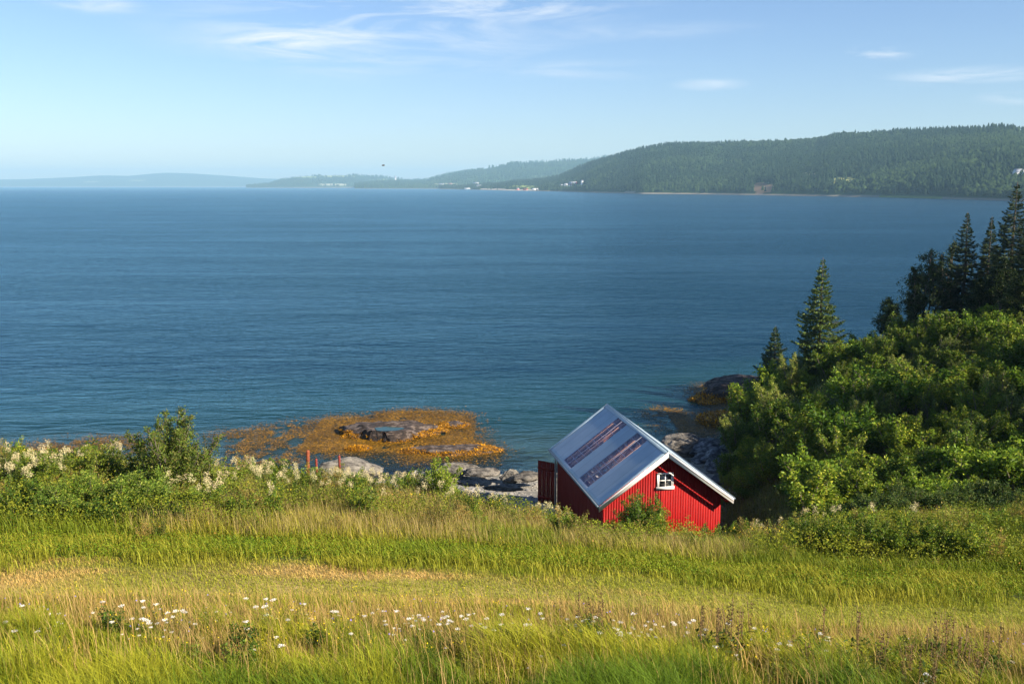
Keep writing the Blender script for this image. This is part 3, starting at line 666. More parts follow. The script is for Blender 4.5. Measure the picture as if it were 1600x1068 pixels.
# ------------------------------------------------------------------ boathouse
def boathouse():
    th = .186; bz = .9
    o = empty('boathouse', (7.05, 43.6, bz), th)
    tag(o, 'red boarded boathouse with grey blue metal roof and two strips of clear roof panels', 'boathouse')
    L_ = 9.95; W = 3.2; Hr = 6.45; k = .736; wx = 2.85; y0 = .60; y1 = L_ - .35; e = .16
    def zr(x): return Hr - k * abs(x)
    zb = .7
    # gable walls of upright boards (each board a prism with a gap beside it)
    def gable(y, th_, x0, x1, zlo):
        m = MB(); bw = .125; n = int(round((x1 - x0) / bw)); bw = (x1 - x0) / n
        for i in range(n):
            a = x0 + i * bw; b = a + bw - .004; out = .0 if i % 2 else .003
            P = [(a, y - out, zlo), (b, y - out, zlo), (b, y - out, zr(b) - e)]
            if a < 0 < b: P.append((0, y - out, zr(0) - e))
            P.append((a, y - out, zr(a) - e)); m.prism(P, (0, th_, 0))
        P = [(x0, y + .005, zlo), (x1, y + .005, zlo), (x1, y + .005, zr(x1) - e)] + ([(0, y + .005, zr(0) - e)] if x0 < 0 < x1 else []) + [(x0, y + .005, zr(x0) - e)]
        m.prism(P, (0, .05, 0)); return m
    g = gable(y0, .03, -wx, wx, -.2).build('gable_wall', M['red'], o)
    m = MB(); hw_ = 1.2
    m.prism([(-wx, y1, zb), (-hw_, y1, zb), (-hw_, y1, 3.4), (hw_, y1, 3.4), (hw_, y1, zb), (wx, y1, zb), (wx, y1, zr(wx) - e), (0, y1, zr(0) - e), (-wx, y1, zr(wx) - e)], (0, .06, 0))
    m.build('sea_gable_wall', M['redshade'], o)
    for sg, nm in ((-1, 'side_wall'), (1, 'side_wall')):
        m = MB(); n = int((y1 - y0 - .1) / .125); bw = (y1 - y0 - .10) / n; zt = zr(wx) - e
        for i in range(n):
            a = y0 + .07 + i * bw; xo = sg * wx + sg * (.014 if i % 2 == 0 else 0)
            m.box(min(xo, xo - sg * .05), max(xo, xo - sg * .05), a, a + bw - .018, zb, zt)
        m.box(sg * (wx - .08) if sg > 0 else -wx + .052, sg * (wx - .052) if sg > 0 else -wx + .08, y0 + .07, y1 - .01, zb, zt)
        m.build(nm, M['red' if sg > 0 else 'redshade'], o)
    m = MB(); m.box(-wx - .02, wx + .02, y0 - .03, y0 + .35, -1.2, -.2); m.box(-wx - .02, -wx + .3, y0 + .36, y1 + .1, -1.2, zb - .003); m.box(wx - .3, wx + .02, y0 + .36, y1 + .1, -1.2, zb - .003)
    m.build('foundation', M['concrete'], o)
    m = MB(); m.box(-wx + .31, wx - .31, y0 + .36, y1, .1, .2); m.build('floor', M['darkwood'], o)
    # corrugated sheets
    strips = [(2.5, 4.03), (5.73, 7.3)]; f0, f1 = .02, .95
    slope = W / math.cos(math.atan(k))
    def sheet(sg, holes, rows, ylist, zoff=0.0, amp=.011):
        ny = len(ylist); V = []; 
        for f in rows:
            for y in ylist: V.append((sg * W * f, y, Hr - k * W * f + amp * math.sin(y * 2 * math.pi / .1) + zoff))
        Fs = []
        for r_ in range(len(rows) - 1):
            for j in range(ny - 1):
                yc = (ylist[j] + ylist[j + 1]) / 2
                if holes and f0 - .001 < (rows[r_] + rows[r_ + 1]) / 2 < f1 and any(a < yc < b for a, b in holes): continue
                q = (r_ * ny + j, r_ * ny + j + 1, (r_ + 1) * ny + j + 1, (r_ + 1) * ny + j)
                Fs.append(q if sg > 0 else q[::-1])
        return np.array(V), np.array(Fs)
    yl = sorted(set([round(y, 3) for y in np.arange(.03, L_ - .02, .0166667)] + [v for s in strips for v in s]))
    for sg in (-1, 1):
        V, Fs = sheet(sg, strips if sg < 0 else None, [0, f0, .35, .65, f1, 1], yl)
        me = npmesh('roof_slope', V, [Fs], smooth=True); ro = link('roof_slope', me, M['roof'], o)
        sm = ro.modifiers.new('t', 'SOLIDIFY'); sm.thickness = .004; sm.offset = -1
    for a, b in strips:
        yy = list(np.arange(a, b + .001, .0166667)); V, Fs = sheet(-1, None, [f0 - .004, .35, .65, f1 + .004], yy, .014)
        so_ = link('skylight', npmesh('skylight', V, [Fs], smooth=True), M['skylight'], o)
        m = MB()
        for i in range(9):
            f = f0 + (f1 - f0) * i / 8; x = -W * f; z = Hr - k * W * f - .035
            m.beam((x, a - .02, z), (x, b + .02, z), .028, .02)
        yc = (a + b) / 2
        m.beam((-W * f0, yc, Hr - k * W * f0 + .0), (-W * f1, yc, Hr - k * W * f1 + .0), .03, .02)
        m.build('batten', M['white'], so_)
    # timber inside
    for i, y in enumerate(np.arange(y0 + .25, y1 - .05, .92)):
        m = MB(); d = .15
        for sg in (-1, 1): m.beam((0, y, Hr - .17), (sg * (wx + .02), y, zr(wx) - .17), .07, .13)
        m.beam((-wx + .06, y, 3.95), (wx - .06, y, 3.95), .07, .15)
        m.beam((0, y, 3.95), (0, y, Hr - .2), .07, .1)
        for sg in (-1, 1): m.beam((0, y, 4.0), (sg * 1.5, y, zr(1.5) - .24), .06, .1)
        m.build('roof_truss', M['wood'], o)
    for yb, yc_ in ((2.2, 4.2), (5.4, 7.4)):
        m = MB(); m.beam((-.2, yc_, Hr - .42), (-2.75, yb, zr(2.75) - .3), .16, .03); m.beam((-.3, yb + .3, Hr - .5), (-2.7, yc_ + .2, zr(2.7) - .3), .14, .03); m.build('wind_brace', M['wood'], o)
    m = MB()
    for x in np.arange(-2.6, 2.7, .34): m.box(x, x + .2, y0 + .4, y1 - .3, 4.03, 4.06)
    m.build('loft_boards', M['wood'], o)
    # trim
    m = MB()
    for sg in (-1, 1):
        m.prism([(0, .0, Hr + .035), (sg * .17, .0, Hr - k * .17 + .035), (sg * .17, .0, Hr - k * .17 + .02), (0, .0, Hr + .018)], (0, L_, 0))
    m.tube([(0, -.01, Hr + .025), (0, L_ + .01, Hr + .025)], .035, 8)
    m.build('ridge_cap', M['steelflash'], o)
    for (ya, yb, nm) in ((-.012, .24, 'verge_flashing'), (L_ - .22, L_ + .012, 'verge_flashing')):
        for sg in (-1, 1):
            m = MB(); m.prism([(sg * .18, ya, zr(.18) + .020), (sg * W, ya, zr(W) + .020), (sg * W, ya, zr(W) + .034), (sg * .18, ya, zr(.18) + .034)], (0, yb - ya, 0))
            m.build(nm, M['steelflash'], o)
    for ya, sgn in ((-.02, -1), (L_ + .02, 1)):
        for sg in (-1, 1):
            m = MB()
            def brd(y, hi, lo, t):
                m.prism([(0, y, Hr - hi), (sg * W, y, zr(W) - hi), (sg * W, y, zr(W) - lo), (0, y, Hr - lo)], (0, sgn * t, 0))
            brd(ya, .02, .26, .03); brd(ya + sgn * .031, -.01, .13, .025)
            m.build('bargeboard', M['white'], o)
    m = MB(); zt = zr(W)
    for sg in (-1, 1):
        m = MB(); xx = sorted((sg * (W - .03), sg * (W + .0))); m.box(xx[0], xx[1], .02, L_ - .02, zt - .20, zt - .014)
        m.tube([(sg * (W + .06), .0, zt - .03), (sg * (W + .06), L_, zt - .03)], .055, 8); m.build('gutter', M['fascia'], o)
    m = MB(); m.tube([(-W - .05, L_ - .25, zt - .07), (-wx - .10, L_ - .32, zt - .4), (-wx - .10, L_ - .32, .0)], .04, 8); m.build('downpipe', M['concrete'], o)
    for sg in (-1, 1):
        m = MB(); xs = sorted((sg * wx + sg * .018, sg * (W - .032))); m.box(xs[0], xs[1], .03, L_ - .03, zt - .19, zt - .16); m.build('soffit', M['redshade'], o)
    # corner boards
    # window in the near gable
    wn = MB(); cx, cz, hw, hh = .09, 4.94, .325, .285; yf = y0 - .05
    def fr(x0, x1, z0, z1, ya=yf, yb=y0 - .016): wn.box(x0, x1, ya, yb, z0, z1)
    fr(cx - hw - .07, cx - hw, cz - hh, cz + hh); fr(cx + hw, cx + hw + .07, cz - hh, cz + hh); fr(cx - hw - .07, cx + hw + .07, cz + hh, cz + hh + .075)
    fr(cx - hw - .11, cx + hw + .11, cz - hh - .14, cz - hh, yf - .03)
    wo = wn.build('window', M['white'], o)
    q = MB(); q.box(cx - hw, cx + hw, y0 - .032, y0 - .018, cz - hh, cz + hh); q.build('pane', M['glassdark'], wo)
    q = MB(); q.box(cx - .022, cx + .022, y0 - .046, y0 - .033, cz - hh, cz + hh); q.box(cx - hw, cx - .023, y0 - .046, y0 - .033, cz - .02, cz + .02); q.box(cx + .023, cx + hw, y0 - .046, y0 - .033, cz - .02, cz + .02)
    for a, b in ((cx - hw, cx - hw + .04), (cx + hw - .04, cx + hw)): q.box(a, b, y0 - .047, y0 - .034, cz - hh, cz + hh)
    q.build('glazing_bars', M['white'], wo)
    # open door leaf at the far gable
    hx, hy = -wx - .02, y1 + .08; d = np.array([-.62, .62]); d /= np.linalg.norm(d); nn = np.array([-d[1], d[0]])
    m = MB()
    for i in range(9):
        a = np.array([hx, hy]) + d * (i * .135); b = a + d * .12; off = nn * (.012 if i % 2 else 0)
        P = [(a[0] + off[0], a[1] + off[1], .95), (b[0] + off[0], b[1] + off[1], .95), (b[0] + off[0], b[1] + off[1], 3.35), (a[0] + off[0], a[1] + off[1], 3.35)]
        m.prism(P, (nn[0] * .03, nn[1] * .03, 0))
    do = m.build('door', M['redshade'], o)
    m = MB()
    for z in (1.3, 2.95):
        m = MB(); a = np.array([hx, hy]) + nn * .045; b = a + d * 1.2; m.beam((a[0], a[1], z), (b[0], b[1], z), .03, .12); m.build('door_ledge', M['redshade'], do)
boathouse()

# ------------------------------------------------------------------ rocks
def ico(sub):
    import bmesh
    bm = bmesh.new(); bmesh.ops.create_icosphere(bm, subdivisions=sub, radius=1)
    V = np.array([v.co for v in bm.verts]); Fs = np.array([[v.index for v in f.verts] for f in bm.faces]); bm.free(); return V, Fs
ICO = {s: ico(s) for s in (2, 3, 4, 5)}

def rock(loc, rx, ry, rz, mat, label, seed, sub=5, rot=0, rough=.6, name='rock', group=None, flat=0):
    sub = min(5, sub + (rx > 1.4)); V, Fs = ICO[sub]; r = np.random.default_rng(seed); W_ = V.copy()
    n = fbm(V[:, 0] * 1.6 + seed, V[:, 1] * 1.6 + V[:, 2] * 1.3, seed, 5) - .5
    n2 = np.abs(fbm(V[:, 0] * 3 + V[:, 2] * 2 + seed, V[:, 1] * 4, seed + 4, 4) - .5) + .55 * np.abs(fbm(V[:, 0] * 8 - V[:, 2] * 5 + seed, V[:, 1] * 9 + V[:, 2] * 4, seed + 9, 3) - .5)
    for _ in range(7):        # split faces: planes cut off the round
        d = unit(r.normal(size=3)); c = .62 + .25 * r.random(); k = W_ @ d; W_ = W_ - np.outer(np.maximum(k - c, 0) * .9, d)
    W_ = W_ * (1 + n * rough - n2 * rough * .8)[:, None]
    W_[:, 2] = np.where(W_[:, 2] > 0, W_[:, 2], W_[:, 2] * .6)
    W_ = W_ * np.array([rx, ry, rz])
    ca, sa = math.cos(rot), math.sin(rot); W_ = np.stack([W_[:, 0] * ca - W_[:, 1] * sa, W_[:, 0] * sa + W_[:, 1] * ca, W_[:, 2]], 1)
    o = link(name, npmesh(name, W_, [Fs], smooth=False), mat); o.location = loc; tag(o, label, 'rock', group)
    return o, W_ + np.array(loc), Fs
WEEDP = []
def coat(Vw, Fs, n, zlo, zhi, r, size=.22, jag=.12):
    """wrack hanging on a rock between two heights"""
    a, b, c = Vw[Fs[:, 0]], Vw[Fs[:, 1]], Vw[Fs[:, 2]]; nr = np.cross(b - a, c - a); ar = np.linalg.norm(nr, axis=1)
    i = r.choice(len(Fs), n, p=ar / ar.sum()); uv = r.random((n, 2)); f = uv.sum(1) > 1; uv[f] = 1 - uv[f]
    P = a[i] + (b - a)[i] * uv[:, :1] + (c - a)[i] * uv[:, 1:]; nn = unit(nr)[i]
    e = (fbm(P[:, 0] * .9, P[:, 1] * .9, 71) - .5) * 2 * jag
    k = (P[:, 2] > zlo) & (P[:, 2] < zhi + e) & (nn[:, 2] > 0); P = P[k] + nn[k] * .03
    d = nn[k] * .1 + r.normal(size=(len(P), 3)) * .7; d[:, 2] -= .5
    WEEDP.append((P, unit(d), size))
r = np.random.default_rng(77)
c = atz(617, 677)
sk, V, Fs = rock((c[0], c[1], -.25), 4.7, 3.0, 1.3, M['rockdark'], 'broad dark skerry ringed by orange seaweed with a pool on top', 12, 5, .05, .5, 'skerry')
coat(V, Fs, 95000, -.1, .42, r, .11, .26)
POOLZ = V[:, 2].max() * .72
pc = atz(607, 669, .8); wx_ = V[:, 0] - pc[0]; wy_ = V[:, 1] - pc[1]; rr_ = np.hypot(wx_ / 1.35, wy_ / .85)
for i_ in np.nonzero((rr_ < 1.7) & (V[:, 2] > 0))[0]:
    q_ = rr_[i_]; tgt = POOLZ - .16 * max(0, 1.0 - q_) + (.02 + .16 * (q_ - 1) if q_ > 1 else 0); w_ = min(1, (1.7 - q_) / .45); so_v = sk.data.vertices[i_]; so_v.co.z = so_v.co.z * (1 - w_) + (tgt + .25) * w_
c = atz(706, 705)
_, V, Fs = rock((c[0], c[1], -.1), 4.0, 1.5, .62, M['rockdark'], 'low flat skerry covered in orange seaweed nearest the beach', 21, 4, .06, .5, 'skerry')
coat(V, Fs, 34000, -.1, .28, r, .11, .2)
c = atz(560, 702)
_, V, Fs = rock((c[0], c[1], -.1), 1.2, .6, .40, M['rockdark'], 'small hump of orange seaweed behind the pale flat rock', 25, 3, 0, .4, 'skerry')
coat(V, Fs, 9000, -.1, 1, r, .11)
c = atz(715, 668)
_, V, Fs = rock((c[0] - .4, c[1] + .5, -.15), 1.7, 1.0, .62, M['rockdark'], 'brown rock hump at the right end of the large skerry', 27, 4, 0.2, .4, 'skerry')
coat(V, Fs, 14000, -.1, .3, r, .11)
def rock_at(u, v, y, rx, ry, rz, mat, label, seed, **k):
    p = aty(u, v, y); g = float(ground(p[0], p[1])); return rock((p[0], p[1], max(g, p[2] - rz)), rx, ry, rz, mat, label, seed, **k)
rock_at(545, 712, 61, 2.3, 1.5, .9, M['rockpale'], 'pale flat rock behind the flowers beside the rusty post', 31, rough=.3)
rock_at(712, 722, 63.5, 1.7, 1.0, .5, M['rock'], 'grey ledge at the waterline below the low skerry', 33, rough=.5)
rock_at(755, 730, 62.5, 1.3, .8, .35, M['rock'], 'grey cracked rock on the beach right of the small shrub', 34, rough=.5)
rock_at(797, 732, 62, .75, .6, .6, M['rockpale'], 'small white boulder on the shingle beach', 35, rough=.4)
rock_at(822, 736, 61, 1.3, .6, .4, M['rock'], 'low brown rock with dry weed on the shingle beach', 36, rough=.5)
rock_at(740, 748, 58, 1.2, .6, .25, M['rock'], 'grey slab at the grassy edge of the beach', 37, rough=.5)
rock_at(790, 756, 57, 1.4, .5, .25, M['rock'], 'thin brown ledge crossing the shingle', 38, rough=.5)
_, V, Fs = rock_at(1068, 676, 68, 1.8, 1.4, 1.05, M['rock'], 'rounded grey boulder at the waterline behind the boathouse roof', 41, rough=.3)
rock_at(1108, 684, 67, 1.6, 1.3, .8, M['rockblue'], 'dark blue grey rock right of the rounded boulder', 42, rough=.45)
_, V, Fs = rock_at(1152, 590, 91, 5.2, 3.0, 1.9, M['rockdark'], 'long dark headland rock sloping into the fjord below the small spruce', 43, sub=5, rot=.25, rough=.35)
coat(V, Fs, 9000, -.1, .7, r, .24, .2)
c = atz(1108, 622)
_, V, Fs = rock((c[0], c[1], -.2), 2.2, 3.2, .75, M['rockdark'], 'seaweed covered rock inside the bend of the headland', 44, 4, -.3, .4)
coat(V, Fs, 12000, -.1, .6, r, .24, .2)
c = atz(1118, 656)
_, V, Fs = rock((c[0], c[1], -.1), 1.6, 3.0, .6, M['rockdark'], 'narrow seaweed covered ledge along the steep bank', 45, 4, -.35, .4)
coat(V, Fs, 9000, -.1, .5, r, .24, .2)
i = 0
for (u, v, y, a, b, h) in [(1120, 700, 64, 1.6, .7, .45), (1142, 692, 66, 1.5, .8, .5), (1160, 702, 64, 1.3, .6, .5), (1132, 712, 62, 1.5, .6, .4), (1150, 718, 61, 1.6, .6, .4),
                            (1128, 724, 60, 1.2, .5, .4), (1165, 714, 62, 1.0, .5, .5), (1112, 716, 62, 1.2, .5, .4), (1140, 734, 59, 1.3, .5, .35), (1122, 742, 57.5, 1.1, .5, .35), (1158, 728, 60, 1.0, .4, .4), (1098, 706, 64, 1.0, .6, .5)]:
    i += 1; rock_at(u, v, y, a, b, h, M['rockblue'], 'angular blue grey slab among the shore rocks between boathouse and bank', 60 + i, sub=3, rot=.5 + .3 * (i % 3), rough=.5, group='shore slabs beside the boathouse')

def tide_pool():
    c = pc; a = np.linspace(0, 2 * math.pi, 40, endpoint=False)
    k = 1 + .08 * np.sin(3 * a + 1) + .05 * np.sin(5 * a)
    V = np.stack([c[0] + 1.1 * k * np.cos(a), c[1] + .68 * k * np.sin(a), 0 * a + POOLZ], 1)
    m, nt, N, L, out = newmat('pool_water'); p = N.new('ShaderNodeBsdfPrincipled'); p.inputs['Base Color'].default_value = (.02, .055, .04, 1); p.inputs['Roughness'].default_value = .08; p.inputs['Specular IOR Level'].default_value = .25
    L.new(p.outputs[0], out.inputs[0])
    tag(link('tide_pool', npmesh('tide_pool', V, [np.arange(40)[None]]), m), kind='structure')
tide_pool()

# wrack floating on the water and hanging on the rocks
def seaweed():
    r = np.random.default_rng(5); parts = []
    P = []
    for (Pp, dens) in WRP:
        A = np.array(Pp); mn, mx = A.min(0) - 1.5, A.max(0) + 1.5; area = np.prod(mx - mn); n = int(area * 420 * dens)
        x = mn[0] + r.random(n) * (mx[0] - mn[0]); y = mn[1] + r.random(n) * (mx[1] - mn[1])
        k = wrack(x + r.normal(size=n) * .8, y + r.normal(size=n) * 1.2) > .01; x, y = x[k], y[k]
        g = fbm(x * .55, y * .38, 81, 5); g = g * .6 + fbm(x * 2.2, y * 1.4, 87, 3) * .4; k = g > (.575 - .24 * dens) + (r.random(len(x)) - .5) * .07; P.append(np.stack([x[k], y[k], .012 + r.random(k.sum()) * .03], 1))
    P = np.vstack(P); P = P[ground(P[:, 0], P[:, 1]) < .15]
    n = len(P); a = r.normal(size=n) * .9 + .3; d = np.stack([np.cos(a), np.sin(a), r.normal(size=n) * .05], 1)
    def quads(P, d, size, asp):
        n = len(P); s = unit(np.cross(d, np.array([0, 0, 1.]) + r.normal(size=(n, 3)) * .25)); L_ = size * (.5 + r.random((n, 1)))
        V = np.stack([P, P + d * L_ * .5 + s * L_ * asp, P + d * L_, P + d * L_ * .5 - s * L_ * asp], 1).reshape(-1, 3); return V, np.arange(4 * n).reshape(-1, 4)
    V, q = quads(P, d, .15, .14); cc = vary((.27, .115, .010), n, r, .55, (.13, .07, .012), .4)
    cc *= (.5 + .9 * fbm(P[:, 0] * .8, P[:, 1] * .8, 91)[:, None]); parts.append((V, q, None, np.repeat(cc, 4, 0)))
    for (P, d, s) in WEEDP:
        V, q = quads(P, d, s, .2); cc = vary((.52, .205, .008), len(P), r, .45, (.24, .09, .008), .35); parts.append((V, q, None, np.repeat(cc, 4, 0)))
    stuff('seaweed', parts, 'orange brown bladder wrack floating and clinging round the skerries', 'seaweed', M['weed'])
seaweed()

def pebbles():
    r = np.random.default_rng(15); V0, F0 = ICO[2]; n = 5200
    A = atz(690, 715); x = r.random(n) * 26 - 7; y = 50 + r.random(n) * 17; z = ground(x, y); k = (z > -.5) & (z < 2.0) & (y > 52 + np.abs(x) * .1)
    k &= ~((x > 2.5) & (x < 9.5) & (y < 54)); x, y, z = x[k], y[k], z[k]; n = len(x)
    s = .04 + .13 * r.random(n) ** 4
    V0 = V0[:, None] ; a = r.random(n) * 6.28
    X = V0[:, 0, 0][None] * s[:, None] * 1.4; Y = V0[:, 0, 1][None] * s[:, None]; Z = V0[:, 0, 2][None] * s[:, None] * .6
    V = np.stack([x[:, None] + X * np.cos(a)[:, None] - Y * np.sin(a)[:, None], y[:, None] + X * np.sin(a)[:, None] + Y * np.cos(a)[:, None], z[:, None] + Z], -1)
    nv = V.shape[1]; Fs = (F0[None] + (np.arange(n) * nv)[:, None, None]).reshape(-1, 3)
    o = link('pebbles', npmesh('pebbles', V.reshape(-1, 3), [Fs]), M['pebble']); tag(o, 'grey shingle lying on the small beach beside the boathouse', 'pebbles', kind='stuff')
pebbles()

for (u, vt, y, h, wd, m_, lb) in [(481, 703, 58, 2.3, .11, 'rust', 'thick rusty iron post standing by the pale rock'), (494, 716, 57, 1.9, .07, 'redpost', 'thin red post just right of the thick rusty post'), (530, 711, 57.5, 1.9, .07, 'redpost', 'lone thin red post in front of the pale rock')]:
    p = aty(u, vt, y); b = MB(); lean = .06 if m_ == 'rust' else -.02
    b.tube([(lean * -1, 0, -h), (0, 0, -.06), (0, 0, 0)], [wd, wd, wd * .82], 10)
    if m_ == 'rust': b.tube([(-.14, 0, -.25), (.12, 0, -.28)], .04, 6)
    o = b.build('mooring_post' if m_ == 'rust' else 'post', M[m_]); o.location = p; tag(o, lb, 'post')

# ------------------------------------------------------------------ shrubs and trees
def branching(h, sp, nst, nb, ntw, nleaf, size, col, col2, seed, mode='shrub', frac=.2, aspect=.5, twl=.32, up=.35, stemr=.02):
    """stems with side branches and twigs; leaves sit along the twigs"""
    r = np.random.default_rng(seed); m = MB(); A = []; B = []
    for i in range(nst):
        a = i * 2.4 + r.random() * 1.2
        if mode == 'shrub':
            tilt = (.15 + .85 * r.random()) * sp; L_ = h * (.62 + .38 * r.random()) * (1 - .25 * tilt / max(sp, .01))
            L_ *= 1.08; tip = np.array([math.cos(a) * tilt, math.sin(a) * tilt, L_]); mid = tip * np.array([.5, .5, .5])
            base = np.array([math.cos(a) * .08 * sp, math.sin(a) * .08 * sp, -.2]); t0 = .18
        else:
            tip = np.array([r.normal() * .05 * h, r.normal() * .05 * h, h * (1 - .15 * i)]); mid = tip * np.array([.5, .5, .5]) + r.normal(size=3) * .03 * h
            base = np.array([i * .15, 0, -.3]); t0 = .25
        ts = np.linspace(0, 1, 7)[:, None]; pts = base * (1 - ts) ** 2 + 2 * mid * ts * (1 - ts) + tip * ts ** 2
        pts[1:-1] += r.normal(size=(5, 3)) * .012 * h
        m.tube(pts, np.linspace(stemr, stemr * .15, 7) * h, 5)
        A.append(pts[3:-1]); B.append(pts[4:]);
        for j in range(nb):
            t = t0 + (1 - t0) * (j + r.random()) / nb; k = min(int(t * 6), 5); f = t * 6 - k; p = pts[k] * (1 - f) + pts[k + 1] * f
            an = r.random() * 6.283; L2 = (sp * .75 if mode == 'shrub' else sp) * (1.08 - t if mode == 'shrub' else math.sin(math.pi * min(1, .15 + .85 * t) ** .8) + .12) * (.6 + .6 * r.random())
            d = np.array([math.cos(an), math.sin(an), .35 + .8 * r.random() + (t * .6)]); d /= np.linalg.norm(d)
            q1 = p + d * L2 * .5 + np.array([0, 0, .03 * h]); q2 = p + d * L2 + np.array([0, 0, (.02 if mode == 'shrub' else -.04) * h])
            m.tube([p, q1, q2], [stemr * .35 * h, stemr * .2 * h, stemr * .06 * h], 4)
            A.append(np.stack([p * .4 + q1 * .6, q1])); B.append(np.stack([q1, q2]))
            for q in range(ntw):
                tt = .3 + .7 * r.random(); p2 = p + d * L2 * tt; dd = d + r.normal(size=3) * .8; dd[2] += .25; dd /= np.linalg.norm(dd)
                e_ = p2 + dd * L2 * twl * (.6 + .8 * r.random()); A.append(p2[None]); B.append(e_[None])
    A = np.vstack(A); B = np.vstack(B); ln = np.linalg.norm(B - A, axis=1) + .02
    i = r.choice(len(A), nleaf, p=ln / ln.sum()); f = r.random((nleaf, 1))
    P = A[i] * (1 - f) + B[i] * f + r.normal(size=(nleaf, 3)) * size * .55
    P = P[P[:, 2] > .02 * h]; n = len(P)
    V, q = leaf_quads(P, size, r, aspect, up); c = vary(col, n, r, .35, col2, frac)
    return m, V, q, np.repeat(c, 4, 0)

def plant(name, data, loc, label, cat, group=None, rz=0, scale=1, leafmat_='leaf', stemmat='bark', woody='stems', leafy='foliage'):
    m, V, q, c = data; o = empty(name, loc, rz, scale); tag(o, label, cat, group)
    m.build(woody, M[stemmat], o); link(leafy, npmesh(leafy, V, [q], c), M[leafmat_], o); return o

def spruce_data(h, rad, seed, dens=1.0, bare=.06, tw=1.0, col=(.050, .085, .022), col2=(.10, .13, .03), narrow=.92):
    r = np.random.default_rng(seed); m = MB(); PA = []; D = []; S = []
    m.tube([(0, 0, -.4), (0.02 * h * r.normal() * .3, 0, h * .5), (0, 0, h)], [h * .018, h * .010, h * .002], 7)
    z = h * bare; nw = 0
    while z < h * .985:
        t = z / h; nb = int(r.integers(6, 9)); gap = h * (.024 + .012 * r.random()); blen = rad * (1 - t) ** narrow * (.75 + .35 * r.random()) * (.25 + .75 * min(1, t / .18 + .3))
        for j in range(nb):
            a = 2 * math.pi * j / nb + nw * .7 + r.normal() * .25; zo = gap * 1.1 * (r.random() - .5); L_ = blen * (.65 + .5 * r.random()); 
            if L_ < .05: L_ = .05
            dz = .55 * (t - .35) ; d0 = np.array([math.cos(a), math.sin(a), dz]); n = max(3, int(L_ / .28) + 2); tt = np.linspace(0, 1, n)[:, None]
            pts = np.array([0, 0, min(z + zo, h * .99)]) + d0 * L_ * tt + np.array([0, 0, 1]) * (-.22 * L_ * np.sin(tt * 2.2) + .16 * L_ * tt ** 2)
            if L_ > .5: m.tube(pts[[0, n // 2, -1]], [.012 * L_ + .006, .008 * L_, .003], 3)
            ns = int((10 + 48 * L_) * dens); f = r.random(ns) ** .75; k = np.minimum((f * (n - 1)).astype(int), n - 2); g = (f * (n - 1) - k)[:, None]
            P = pts[k] * (1 - g) + pts[k + 1] * g
            side = np.array([-math.sin(a), math.cos(a), 0]); sg = np.where(r.random(ns) < .5, -1, 1)[:, None]
            w_ = (.42 * L_ * (1 - f) + .03 + .06 * min(1, L_))[:, None] * r.random((ns, 1))
            P = P + side * sg * w_ + np.array([math.cos(a), math.sin(a), 0]) * w_ * .4
            dd = np.array([math.cos(a), math.sin(a), 0]) * .8 + side * sg * (.5 + .4 * r.random((ns, 1))); dd = dd + r.normal(size=(ns, 3)) * .22; dd[:, 2] -= .18
            P[:, 2] -= r.random(ns) * .06 + w_[:, 0] * .15
            PA.append(P); D.append(unit(dd)); S.append(np.full(ns, .26 * tw * min(1, .30 + 1.1 * (1 - t))))
        z += gap * (1.25 - .5 * t); nw += 1
    P = np.vstack(PA); D = np.vstack(D); S = np.concatenate(S); n = len(P)
    s = unit(np.cross(D, np.array([0, 0, 1.]) + r.normal(size=(n, 3)) * .5)); L_ = S[:, None] * (.6 + .8 * r.random((n, 1)))
    V = np.stack([P, P + D * L_ * .45 + s * L_ * .17, P + D * L_, P + D * L_ * .45 - s * L_ * .17 - np.array([0, 0, .03])], 1).reshape(-1, 3)
    c = vary(col, n, r, .35, col2, .25); return m, V, np.arange(4 * n).reshape(-1, 4), np.repeat(c, 4, 0)

def gz(x, y, dz=0): return (float(x), float(y), float(ground(x, y)) + dz)
def spot(u, y): s = (u - 800) / F / .985; return s * y, y      # column of the photo, distance

# --- spruces and tall trees on the right
def tree_top(u, vtop, y): p = aty(u, vtop, y); g = float(ground(p[0], p[1])); return p[0], p[1], g, p[2] - g
x, y, g, h = tree_top(1286, 402, 74)
plant('spruce_tree', spruce_data(h, h * .30, 1, 1.4, col=(.060, .105, .022), col2=(.13, .17, .035)), (x, y, g), 'lone sunlit spruce with an open pointed crown above the bushes by the water', 'tree', leafmat_='needle', stemmat='barkdark', woody='trunk', leafy='crown')  # needles lighter than the other spruces'; sunlight is put into their colour
x, y, g, h = tree_top(1212, 508, 78)
plant('spruce_tree', spruce_data(h, h * .34, 2, 1.2), (x, y, g), 'small dark spruce at the outer edge of the knoll', 'tree', leafmat_='needle', stemmat='barkdark', woody='trunk', leafy='crown')
big = [(1512, 331, 80, .25, 3, 'tall narrow spruce standing left of the highest spruce'), (1590, 284, 76, .27, 4, 'highest spruce at the right edge reaching above the far shore'),
       (1550, 338, 79, .22, 5, 'slim spruce squeezed between the two tallest spruces'), (1622, 300, 72, .26, 6, 'broad spruce cut by the right edge of the photo')]
for (u, v, y, wr, sd_, lb) in big:
    x, y, g, h = tree_top(u, v, y)
    plant('spruce_tree', spruce_data(h, h * wr * 1.12, sd_, 1.5, bare=.10, col=(.034, .056, .018), col2=(.07, .085, .025)), (x, y, g), lb, 'tree', leafmat_='needle', stemmat='barkdark', woody='trunk', leafy='crown')  # needles darkened; the shade over this group is put into their colour
